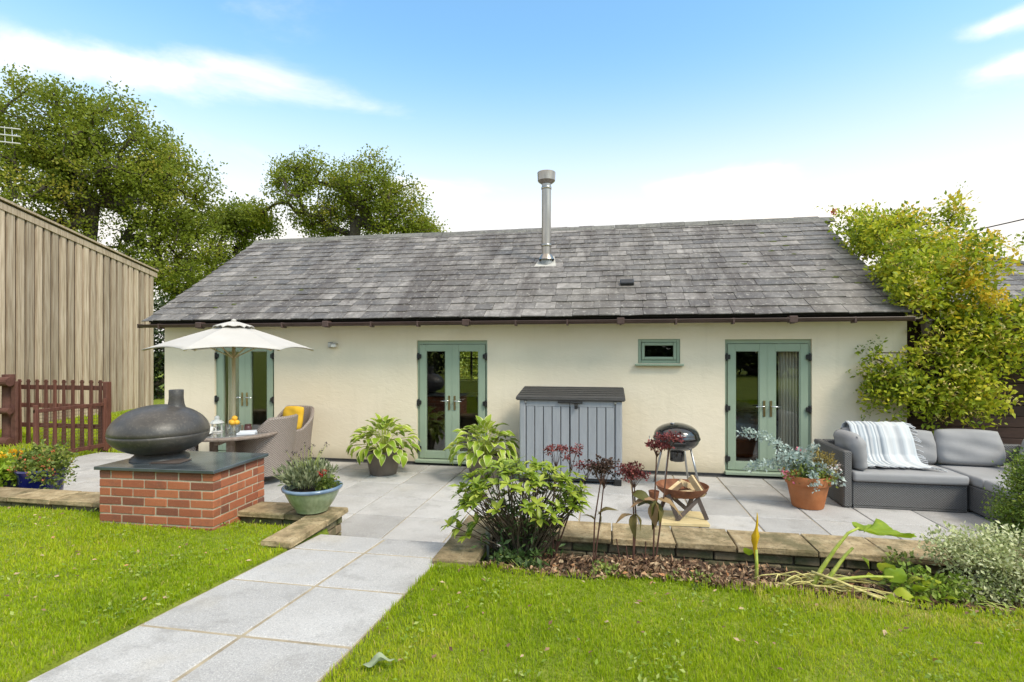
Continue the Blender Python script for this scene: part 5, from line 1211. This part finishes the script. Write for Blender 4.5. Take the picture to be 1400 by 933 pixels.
b = B(); lathe(b, [(0, 0), (.05, .0), (.10, .05), (.13, .12), (.122, .12), (.09, .055), (0, .02)], 28); o = obj('small_rusty_dish', b, 'rust', None, True); o.location = (.56, 6.55, .006); o.scale = (.5, .5, 1.3); tag(o, 'small rusty dish standing behind the fire bowl', 'dish')
# ------------------------------------------------------------------ rattan corner sofa
so_ = thing('corner_sofa', 'grey rattan corner sofa at the right of the patio', 'sofa', (2.75, 6.80, .006))
def sp(name, c, s, bev_=.012): b = B(); bx(b, c, s, bev=bev_); return obj(name, b, 'rattan_grey', so_, uv=34)
sp('arm', (.045, .46, .33), (.09, .92, .66)); sp('base', (.70, .42, .165), (1.20, .80, .29)); sp('backrest', (1.25, .875, .33), (2.30, .09, .66))
sp('base', (1.83, -.20, .165), (1.0, 2.04, .29)); sp('backrest', (2.36, -.15, .33), (.09, 1.96, .66)); sp('plinth_trim', (.70, .035, .012), (1.18, .03, .02), .003)
def seat(c, s):
    b = B(); bx(b, c, s, bev=.035, seg=3)
    bmesh.ops.subdivide_edges(b, edges=[e for e in b.edges if e.calc_length() > .25], cuts=6, use_grid_fill=True)
    for v in b.verts: v.co.z += .006*math.sin(9*v.co.x+4*v.co.y)*math.sin(7*v.co.y)
    o = obj('seat_cushion', b, 'cushion_grey', so_, True); return o
seat((.70, .40, .365), (1.20, .84, .11)); seat((1.84, -.68, .365), (1.02, 1.02, .112)); seat((1.84, .34, .366), (1.02, .98, .112))
cg = 'grey back cushions on the sofa'
cushion('back_cushion', 'grey back cushion propped against the sofa arm', (2.97, 7.16, .635), .70, .44, .20, R(90-4), R(-10), 'cushion_grey', 11, cg)
cushion('back_cushion', 'grey back cushion under the striped throw', (3.36, 7.52, .64), .74, .46, .18, R(2), R(-14), 'cushion_grey', 12, cg)
cushion('back_cushion', 'small grey cushion just right of the striped throw', (3.86, 7.50, .63), .46, .44, .17, R(-4), R(-16), 'cushion_grey', 13, cg)
cushion('back_cushion', 'wide grey cushion in the corner of the sofa', (4.42, 7.44, .65), .74, .46, .18, R(-5), R(-16), 'cushion_grey', 14, cg)
cushion('back_cushion', 'grey cushion at the right edge of the picture on the sofa return', (4.92, 6.95, .63), .66, .46, .18, R(-84), R(-12), 'cushion_grey', 15, cg)
th = thing('throw_blanket', 'pale blue and white striped throw draped over the sofa cushions', 'blanket', (3.40, 7.3, .43))
b = B(); uvl = b.loops.layers.uv.new('UV'); NU, NV = 40, 40
line = [(-.10, .32, .02), (-.02, .345, .43), (.0, .30, .475), (.0, .20, .44), (.0, .10, .30), (.0, .02, .10), (.0, -.06, .035), (.0, -.20, .02), (.04, -.30, .016)]
def thr(u, v):
    t = v*(len(line)-1); i = min(int(t), len(line)-2); k = t-i; k = k*k*(3-2*k); p = Vector(line[i]).lerp(Vector(line[i+1]), k)
    x_ = (u-.5)*.66 + .10*v*(u) ; f = .012*math.sin(u*23+2*v)+.010*math.sin(u*41+1.3-3*v)
    return Vector((p.x + x_ + .02*math.sin(5*v), p.y - f - .012*0, p.z + .012 + abs(f)*.5))
g = [[b.verts.new(thr(i/NU, j/NV)) for j in range(NV+1)] for i in range(NU+1)]
for i in range(NU):
    for j in range(NV):
        f = b.faces.new((g[i][j], g[i+1][j], g[i+1][j+1], g[i][j+1]))
        for l, (a_, c_) in zip(f.loops, ((i, j), (i+1, j), (i+1, j+1), (i, j+1))): l[uvl].uv = (a_/NU, c_/NV)
me = bpy.data.meshes.new('throw_cloth'); b.normal_update(); b.to_mesh(me); b.free(); to = link('throw_cloth', me, 'throw', th)
for p in me.polygons: p.use_smooth = True
sm = to.modifiers.new('thick', 'SOLIDIFY'); sm.thickness = .007
b = B()
for k in range(34):
    v = .12 + .88*k/33; p = thr(1.0, v); tube(b, [p, p + Vector((.03, -.01, -.01+random.uniform(-.006, .006))), p + Vector((.075+random.uniform(-.012, .012), -.02, -.03+random.uniform(-.012, .012)))], [.006, .005, .006], 4)
for k in range(16):
    p = thr(k/15, 1.0); tube(b, [p, p + Vector((random.uniform(.0, .03), -.06, .002))], [.005, .004], 4)
obj('fringe', b, 'throw_fringe', th)
# ------------------------------------------------------------------ honeysuckle over the cottage corner
random.seed(21)
hs = thing('honeysuckle_climber', 'huge yellow-green honeysuckle climbing over the cottage corner and roof edge', 'climber', (4.4, 8.2, 0))
E_ = [(4.30, 7.98, 1.40, .66, .22, .55, 1.2), (4.85, 8.0, 1.25, .50, .22, .42, .8), (5.15, 8.05, 1.95, .62, .25, .55, 1.1), (4.62, 8.05, 2.05, .50, .2, .42, .7), (4.78, 8.15, 2.58, .48, .3, .38, .8),
      (4.35, 8.2, 2.85, .50, .35, .40, .9), (4.55, 8.7, 3.25, .52, .4, .42, .9), (4.50, 9.6, 3.75, .50, .6, .36, .8), (4.45, 10.3, 4.12, .48, .5, .28, .6), (5.25, 9.3, 3.45, .62, .4, .40, .7), (6.0, 9.5, 3.55, .5, .25, .09, .14), (5.5, 9.6, 4.02, .16, .15, .38, .22),
      (5.95, 8.1, 1.9, .55, .3, .55, .6), (5.55, 8.1, 2.35, .35, .2, .22, .25), (3.72, 8.05, 1.25, .16, .1, .45, .18), (4.95, 8.1, 3.0, .4, .3, .35, .4), (4.12, 8.0, 2.62, .26, .18, .22, .5), (4.15, 8.6, 3.0, .22, .4, .22, .4), (3.8, 8.05, 1.55, .25, .12, .5, .4), (4.42, 9.2, 3.35, .28, .5, .3, .6), (4.40, 10.0, 3.85, .28, .5, .26, .5), (4.9, 9.9, 3.95, .45, .4, .25, .5), (4.2, 8.8, 3.05, .2, .45, .22, .5), (4.25, 9.7, 3.6, .2, .5, .22, .5)]
E_ = [(e[0]-4.4, e[1]-8.2)+e[2:] for e in E_]
pts = blobs(E_, 900, .62); pts = pts[pts[:, 2] > .72]
b = B(); tr = [(0.05, .05, 0), (.05, .02, .7), (0, -.02, 1.4), (.05, .1, 2.2), (.1, .4, 3.0), (.1, 1.2, 3.6)]
branches(b, tr[0], [tuple(p) for p in pts[::3]], .004, .5, 5, tr, .05); obj('stem', b, 'twig', hs)
leaf_cloud('foliage', pts, 25, .088, .078, 'honeysuckle', hs, LEAF, .25, .8, 0, .95, .65)
tend = []
for (p, q) in (((3.70, 8.1, 1.75), (3.42, 8.2, 1.55)), ((3.75, 8.15, 2.0), (3.5, 8.2, 1.85)), ((3.7, 8.1, 1.2), (3.55, 8.2, .85)), ((5.5, 9.6, 4.2), (5.62, 9.6, 4.5)), ((4.3, 10.6, 4.3), (3.95, 10.9, 4.62)), ((6.2, 9.5, 3.6), (6.7, 9.5, 3.75))):
    for k in range(9): tend.append(tuple(Vector(p).lerp(Vector(q), k/8) - Vector((4.4, 8.2, 0))))
leaf_cloud('tendril', tend, 5, .028, .04, 'honeysuckle', hs, LEAF, .1, 1, .1, .6)
fl_ = pts[RNG.choice(len(pts), 210, False)] + np.array([0, -.11, .05]); leaf_cloud('flower', fl_, 14, .026, .052, 'honey_flower', hs, LEAF_LONG, .3)
ysp = np.concatenate([np.array([(.38+.03*k, -.38, 2.50+.015*math.sin(k)+.03*(k % 5)) for k in range(12)]), np.array([(1.0+.05*k, 1.1, 3.48+.03*(k % 4)) for k in range(14)]), np.array([(.25+.02*k, -.3, 2.70+.02*(k % 4)) for k in range(8)])])
leaf_cloud('yellow_spray', ysp, 14, .03, .05, 'yellow_spray', hs, LEAF, .2)
gold = pts[(pts[:, 2] > 2.3) & (pts[:, 0] > .15)]; gold = gold[RNG.choice(len(gold), 75, False)] + np.array([0, -.10, .06]); leaf_cloud('golden_foliage', gold, 11, .05, .075, 'yellow_spray', hs, LEAF, .25)
leaf_cloud('red_bloom', [(-.35, 2.2, 4.33), (-.32, 2.2, 4.35), (-.38, 2.2, 4.34)], 16, .02, .04, 'red_flower', hs, QUADL)

# ------------------------------------------------------------------ shrubs and perennials of the bed
def place(o, loc, d, roll, s):
    q = Vector(d).to_track_quat('Y', 'Z') ; o.rotation_mode = 'QUATERNION'; o.rotation_quaternion = q @ Matrix.Rotation(roll, 3, 'Y').to_quaternion(); o.location = loc; o.scale = (s, s, s)
RL = [leaf_mesh('leaf', 1, w_, .3, dr, ['rhodo_one'], 5, .85) for w_, dr in ((.36, .12), (.33, .28), (.40, .20))]
rh = thing('rhododendron_shrub', 'bright green rhododendron shrub in the bed beside the path', 'shrub', (-.52, 4.0, .2)); rq = random.Random(12)
tips = []
for k in range(125):
    a = rq.uniform(0, 6.28); c_ = rq.random()**.6; zt = rq.uniform(-.35, 1)
    rx_ = math.sqrt(max(0, 1-zt*zt)) if zt > 0 else 1.0*rq.uniform(.85, 1)
    p = Vector((-.14 + .50*rx_*math.cos(a)*(.7+.3*c_), -.02 + .33*rx_*math.sin(a)*(.7+.3*c_), .50 + .29*zt*(.85+.15*c_)))
    if p.z < .25: continue
    tips.append(p)
for p in ((-.58, -.14, .30), (-.50, -.18, .26), (-.62, -.1, .36), (-.45, -.12, .34), (-.66, -.16, .33), (.34, -.05, .62), (.30, 0, .7)): tips.append(Vector(p))
tips.sort(key=lambda p: p.y)
cnt = 0; mp, md, mr, ms = [], [], [], []
for p in tips:
    ax = (p - Vector((-.14, 0, .25))).normalized()*.7 + Vector((0, 0, .6)); ax.normalize(); n = rq.randint(6, 9); a0 = rq.uniform(0, 6); ox = ax.orthogonal().normalized(); oy = ax.cross(ox)
    for k in range(n):
        a = a0 + 2*math.pi*k/n + rq.uniform(-.25, .25); d = (ox*math.cos(a)+oy*math.sin(a))*.9 + ax*rq.uniform(.15, .75); s = rq.uniform(.075, .125)
        if cnt < 300: o = link('leaf', rq.choice(RL), None, rh); place(o, p, d, rq.uniform(-.4, .4), s); cnt += 1
        else: mp.append(p); md.append(d); mr.append(rq.random()); ms.append(s)
RT = (np.array([(0, 0, 0), (.17, .45, .05), (0, .5, 0), (-.17, .45, .05), (0, .95, -.16)], float), LEAF_LONG[1])
lm = mass('leaves', RT, np.array(mp), basis(np.array(md), RNG.uniform(-.4, .4, len(mp))), np.array(ms), np.array(mr), 'rhodo', rh, True); lm['kind'] = 'stuff'
b = B(); stem_bush(b, (-.1, 0, -.02), [tuple(p) for p in tips], .007, .003, .1); obj('stem', b, 'twig', rh)
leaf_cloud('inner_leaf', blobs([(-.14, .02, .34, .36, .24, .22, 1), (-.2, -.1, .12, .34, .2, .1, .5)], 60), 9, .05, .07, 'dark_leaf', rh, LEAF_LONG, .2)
tall_ = []
# dried and dark red flower heads
def umbel_plant(label, base, stems, mat, leaves=(), stubs=()):
    t = thing('perennial_plant', label, 'plant', base, 0, 'dying perennials in the bed'); b = B(); heads = []
    for (top, fan, rad, flat) in stems:
        top = Vector(top); m_ = top*.55 + Vector((random.uniform(-.02, .02), 0, 0)); tube(b, [(random.uniform(-.02, .02), random.uniform(-.02, .02), -.03), m_, top], [.007, .006, .0045], 5, False)
        for k in range(fan):
            a = 2*math.pi*k/fan + random.uniform(-.3, .3); q = rad*random.uniform(.35, 1); h = top + Vector((q*math.cos(a), q*.7*math.sin(a), random.uniform(.03, .10)*flat + (rad-q)*.25))
            tube(b, [top - Vector((0, 0, .05)), top.lerp(h, .5) + Vector((0, 0, -.01)), h], [.0025, .002, .0015], 3, False); heads.append(tuple(h))
    for (p, q) in stubs: tube(b, [p, Vector(p).lerp(Vector(q), .5) + Vector((.006, 0, 0)), q], [.006, .005, .004], 4)
    obj('stem', b, 'red_stem', t); leaf_cloud('flower_head', heads, 34, .017, .021, mat, t, QUADL, .3, .6)
    for k, (p, d, s) in enumerate(leaves): o = link('leaf', BL[k % 2], None, t); place(o, p, d, random.uniform(-.5, .5), s)
    return t
BL = [leaf_mesh('leaf', 1, .46, .35, .45, ['bronze_leaf_one'], 6, .7, wave=.15), leaf_mesh('leaf', 1, .4, .3, .8, ['bronze_leaf_one'], 6, .7, wave=.2)]
umbel_plant('dried brown seed sprays rising behind the rhododendron', (-.42, 4.12, .2), [((.03, 0, .78), 6, .12, 1.2), ((.15, .02, .76), 6, .12, 1.2), ((.27, .0, .70), 5, .09, 1)], 'sedum')
umbel_plant('dried brown fan-shaped flower head in front of the storage box', (-.12, 4.0, .2), [((.08, 0, .70), 14, .10, 1.4), ((.10, .03, .66), 10, .09, 1.2)], 'sedum_brown', [((.05, 0, .42), (.8, -.2, .8), .17), ((.04, 0, .46), (.9, 0, -.7), .13), ((.03, 0, .38), (-.5, -.2, .6), .12)])
umbel_plant('red-brown umbel plant with drooping leaves left of the fire bowl', (.20, 4.0, .2), [((.0, 0, .68), 10, .10, .6), ((-.02, -.02, .74), 9, .09, .5)], 'sedum', [((.0, -.02, .44), (-.7, -.3, .1), .17), ((.0, -.02, .45), (-.2, -.5, -.5), .16), ((.0, -.02, .46), (.5, -.3, -.5), .15), ((.02, 0, .50), (.5, -.2, .6), .15), ((-.02, 0, .60), (.8, -.3, -.1), .2)], [((-.05, -.05, .0), (-.06, -.05, .22)), ((.06, -.05, 0), (.08, -.05, .26)), ((-.1, 0, 0), (-.13, 0, .25))])
umbel_plant('tallest dark red umbel plant in front of the kettle barbecue', (.33, 3.98, .2), [((.03, 0, .92), 11, .10, .5), ((.12, .0, .98), 9, .09, .5)], 'sedum', [((.02, -.01, .56), (-.9, -.2, .15), .20), ((.02, -.01, .56), (.1, -.5, -.8), .20), ((.02, -.01, .55), (-.25, -.5, -.8), .19), ((.03, -.01, .57), (.9, -.2, .1), .19), ((.02, -.01, .55), (.4, -.4, -.6), .17)], [((.12, -.1, -.02), (.12, -.1, .2)), ((.2, -.08, -.02), (.21, -.08, .19)), ((.28, -.06, -.02), (.24, -.06, .16)), ((.16, -.1, -.02), (.165, -.1, .15)), ((.0, -.12, -.02), (-.08, -.1, .2))])
# yellow wilted spathe
ys_ = thing('yellow_wilted_leaf', 'bright yellow wilted leaf furled on a green stalk at the wall', 'plant', (1.03, 3.93, .19))
b = B(); tube(b, [(0, 0, -.02), (.003, 0, .15), (0, 0, .27)], [.012, .012, .010], 8); obj('stalk', b, 'lime_stem', ys_, True)
b = B(); lathe(b, [(.008, .20), (.010, .25), (.012, .30), (.020, .33), (.022, .36), (.013, .39), (.007, .42), (.006, .46), (.004, .50), (.001, .53)], 14)
for v in b.verts: a = v.co.z*16; v.co.x, v.co.y = v.co.x*(1+.5*math.sin(a+3*math.atan2(v.co.y, v.co.x))) + .006*math.sin(a), v.co.y*.6
obj('furled_leaf', b, 'yellow_leaf_one', ys_, True)
# large-leaved plant
gp = thing('giant_leaved_plant', 'lime stalks with one broad upturned leaf sprawling at the bed edge', 'plant', (1.30, 3.78, .24))
b = B(); tube(b, [(0, 0, -.03), (.10, .02, .16), (.19, .03, .30), (.27, .04, .405), (.34, .05, .44)], [.016, .014, .011, .009, .007], 8); obj('stalk', b, 'lime_stem', gp, True)
b = B(); tube(b, [(.06, -.02, -.03), (.16, .01, .14), (.25, .03, .26), (.30, .04, .31)], [.014, .013, .010, .008], 8); obj('stalk', b, 'lime_stem', gp, True)
b = B(); tube(b, [(.10, -.02, .08), (.22, -.03, .13), (.36, -.02, .15), (.52, 0, .15)], [.011, .010, .009, .007], 7); obj('stalk', b, 'lime_stem', gp, True)
b = B(); nv = 60; c = b.verts.new((.36, .03, .435)); prev = None
for ring in (.22, .45, .68, .86, 1.0):
    cur = []
    for k in range(nv):
        a = 2*math.pi*k/nv; q = .155*(1+.16*math.cos(5*a)+(.06*math.sin(15*a)+.03*math.sin(23*a+1) if ring > .9 else 0))*ring; x_ = .13*ring+q*math.cos(a); y_ = 1.1*q*math.sin(a)
        pl_ = .007*math.cos(10*a)*ring + .009*math.cos(5*a+.4)*ring**2 + random.uniform(-.003, .003)*ring
        cur.append(b.verts.new((.36+x_, .03+y_, .435+pl_+.022*(y_/.15)**2*ring-.03*max(0, x_-.16))))
    for k in range(nv):
        if prev is None: b.faces.new((c, cur[k], cur[(k+1) % nv]))
        else: b.faces.new((prev[k], cur[k], cur[(k+1) % nv], prev[(k+1) % nv]))
    prev = cur
o = obj('broad_leaf', b, 'lime_leaf_one', gp, True); o.rotation_euler = (R(-5), R(2), 0)
for (pp, r_) in (([(0, 0, .0), (-.12, -.02, .06), (-.25, .05, .03), (-.30, .12, .0)], .011), ([(0, .0, .0), (.08, -.12, .03), (.2, -.24, .06), (.34, -.33, .075)], .013), ([(.02, .0, .02), (.2, -.05, .09), (.42, -.16, .07), (.66, -.26, .075), (.86, -.34, .085)], .010),
                 ([(0, .05, .0), (.2, .06, .06), (.4, .02, .05), (.6, -.06, .05)], .009), ([(.05, .05, .1), (.25, -.02, .06), (.45, -.06, .03)], .008), ([(-.05, .02, .02), (-.16, -.1, .03), (-.1, -.22, .07)], .010), ([(.0, .1, .04), (.25, .12, .09), (.5, .1, .06)], .007), ([(.04, .02, .14), (.18, -.06, .12), (.36, -.2, .085)], .010), ([(.1, .1, .0), (.3, .02, .03), (.45, .0, .02)], .007)):
    b = B(); tube(b, pp, [r_, r_*.95, r_*.85] + [r_*.6]*(len(pp)-3), 7); obj('collapsed_stalk', b, 'straw_stem', gp, True)
for k in range(22):
    a = random.uniform(-1.3, .9); L_ = random.uniform(.25, .6); st_ = Vector((random.uniform(-.15, .15), random.uniform(-.05, .12), .03)); e_ = st_ + Vector((L_*math.cos(a)*(1 if k % 4 else -.6), L_*math.sin(a)*.45, 0)); hz_ = lambda p_: max(0, gz(1.30+p_.x, 3.78+p_.y)-.24)+.03
    m_ = st_.lerp(e_, .5) + Vector((0, 0, random.uniform(.03, .10))); e_.z = hz_(e_)+random.uniform(0, .02); b = B(); tube(b, [st_, st_.lerp(m_, .5)+Vector((0, 0, .02)), m_, m_.lerp(e_, .6)+Vector((0, 0, .012)), e_], [.006, .006, .005, .004, .003], 5); obj('collapsed_stalk', b, 'straw_stem', gp, True)
YL = leaf_mesh('leaf', 1, .8, .25, .2, ['lime_leaf_one'], 6, .7, wave=.2)
for (p, d, s) in (((.46, -.1, .07), (.8, -.3, .2), .15), ((.50, .0, .12), (.6, .3, .5), .16), ((.38, -.14, .06), (.3, -.5, .3), .12), ((.60, .02, .10), (.7, -.2, .6), .14), ((.62, -.06, .09), (.2, -.4, .5), .12), ((.56, -.12, .07), (.5, -.5, .3), .13), ((.68, -.02, .12), (.9, .1, .4), .13), ((.52, .08, .14), (-.2, -.3, .8), .13), ((.72, -.12, .08), (.8, -.4, .4), .12), ((.42, .06, .10), (.1, -.6, .5), .12), ((-.28, .30, .12), (-.3, -.2, .9), .09), ((.42, .2, .2), (.5, -.3, -.6), .10)): o = link('leaf', YL, None, gp); place(o, p, d, random.uniform(-.4, .4), s)
# variegated shrub, box shrub, weeds
def bush(name, label, base, ells, n, per, spread, leaf, mat, stems=True, tm=LEAF, up=.3):
    t = thing(name, label, 'shrub', base); cs = blobs([(e[0]-base[0], e[1]-base[1], e[2]-base[2])+tuple(e[3:]) for e in ells], n, .6)
    leaf_cloud('foliage', cs, per, spread, leaf, mat, t, tm, up, .8)
    if stems: b = B(); stem_bush(b, (0, 0, -.03), [tuple(c) for c in cs[::4]], .006, .002, .12); obj('stem', b, 'twig', t)
    return t
bush('variegated_shrub', 'cream and green variegated shrub at the right end of the bed', (2.6, 3.95, .2), [(2.38, 4.02, .50, .27, .24, .14, 1), (2.62, 3.98, .54, .32, .28, .16, 1.1), (3.0, 3.98, .52, .40, .3, .18, 1.2), (2.72, 3.80, .38, .34, .2, .15, .9), (3.4, 3.9, .5, .35, .3, .2, .7), (2.38, 3.85, .34, .16, .1, .08, .25)], 340, 36, .036, .029, 'variegated')
bush('box_shrub', 'clipped dark green box shrub at the right edge in front of the sofa', (3.55, 5.0, 0), [(3.55, 5.0, .52, .40, .38, .34, 1.2), (3.55, 5.0, .82, .26, .26, .22, .6), (3.5, 5.0, .25, .40, .38, .25, .8)], 430, 62, .045, .027, 'boxwood')
def weeds(label, base, n, rad, h, leaf, mat, tm=LEAF):
    t = thing('weed_clump', label, 'weeds', base); cs = blobs([(0, 0, h*.55, rad, rad*.7, h*.5, 1)], n); leaf_cloud('foliage', cs, 9, .018, leaf, mat, t, tm, .3)
    b = B(); stem_bush(b, (0, 0, -.02), [tuple(c) for c in cs[::2]], .003, .0015, .2); obj('stem', b, 'lime_stem', t); return t
weeds('grey-green weeds below the coping beside the variegated shrub', (2.05, 3.82, .2), 80, .26, .22, .042, 'clover'); weeds('pale green weeds at the foot of the rhododendron', (-.05, 3.72, .28), 20, .13, .07, .035, 'mixed_leaf')
weeds('leafy seedling against the coping right of the broad leaf', (2.0, 4.1, .2), 14, .10, .24, .04, 'mixed_leaf'); weeds('small weeds at the lawn edge of the leaf litter', (.55, 3.66, .29), 16, .18, .05, .03, 'mixed_leaf'); weeds('low leaves at the left foot of the rhododendron', (-.62, 3.74, .28), 22, .22, .10, .05, 'dark_leaf')
weeds('grass-green weeds under the variegated shrub', (2.5, 3.62, .28), 34, .35, .10, .035, 'clover', LEAF_LONG)
# tufts of moss and fern against the wall
sk = thing('solar_light', 'small grey solar stake light beside the pier coping', 'garden light', (-.905, 3.98, .2))
b = B(); lathe(b, [(0, 0), (.011, .0), (.011, .14), (.016, .15)], 12); obj('stake', b, 'stake', sk, True); b = B(); lathe(b, [(.017, .15), (.019, .16), (.019, .265), (.021, .27), (.021, .285), (0, .29)], 16); smooth_by_angle(obj('lamp_head', b, 'stake', sk), 40)
FL_ = leaf_mesh('fallen_leaf', .16, .085, .22, .06, ['fallen_one'], 12, .7, wave=.45); o = link('fallen_leaf', FL_, None); o.location = (-1.075, 2.20, gz(-1.07, 2.2)+.030); o.rotation_euler = (R(6), R(-14), R(-66)); tag(o, 'large pale green fallen leaf on the lawn beside the path', 'leaf')
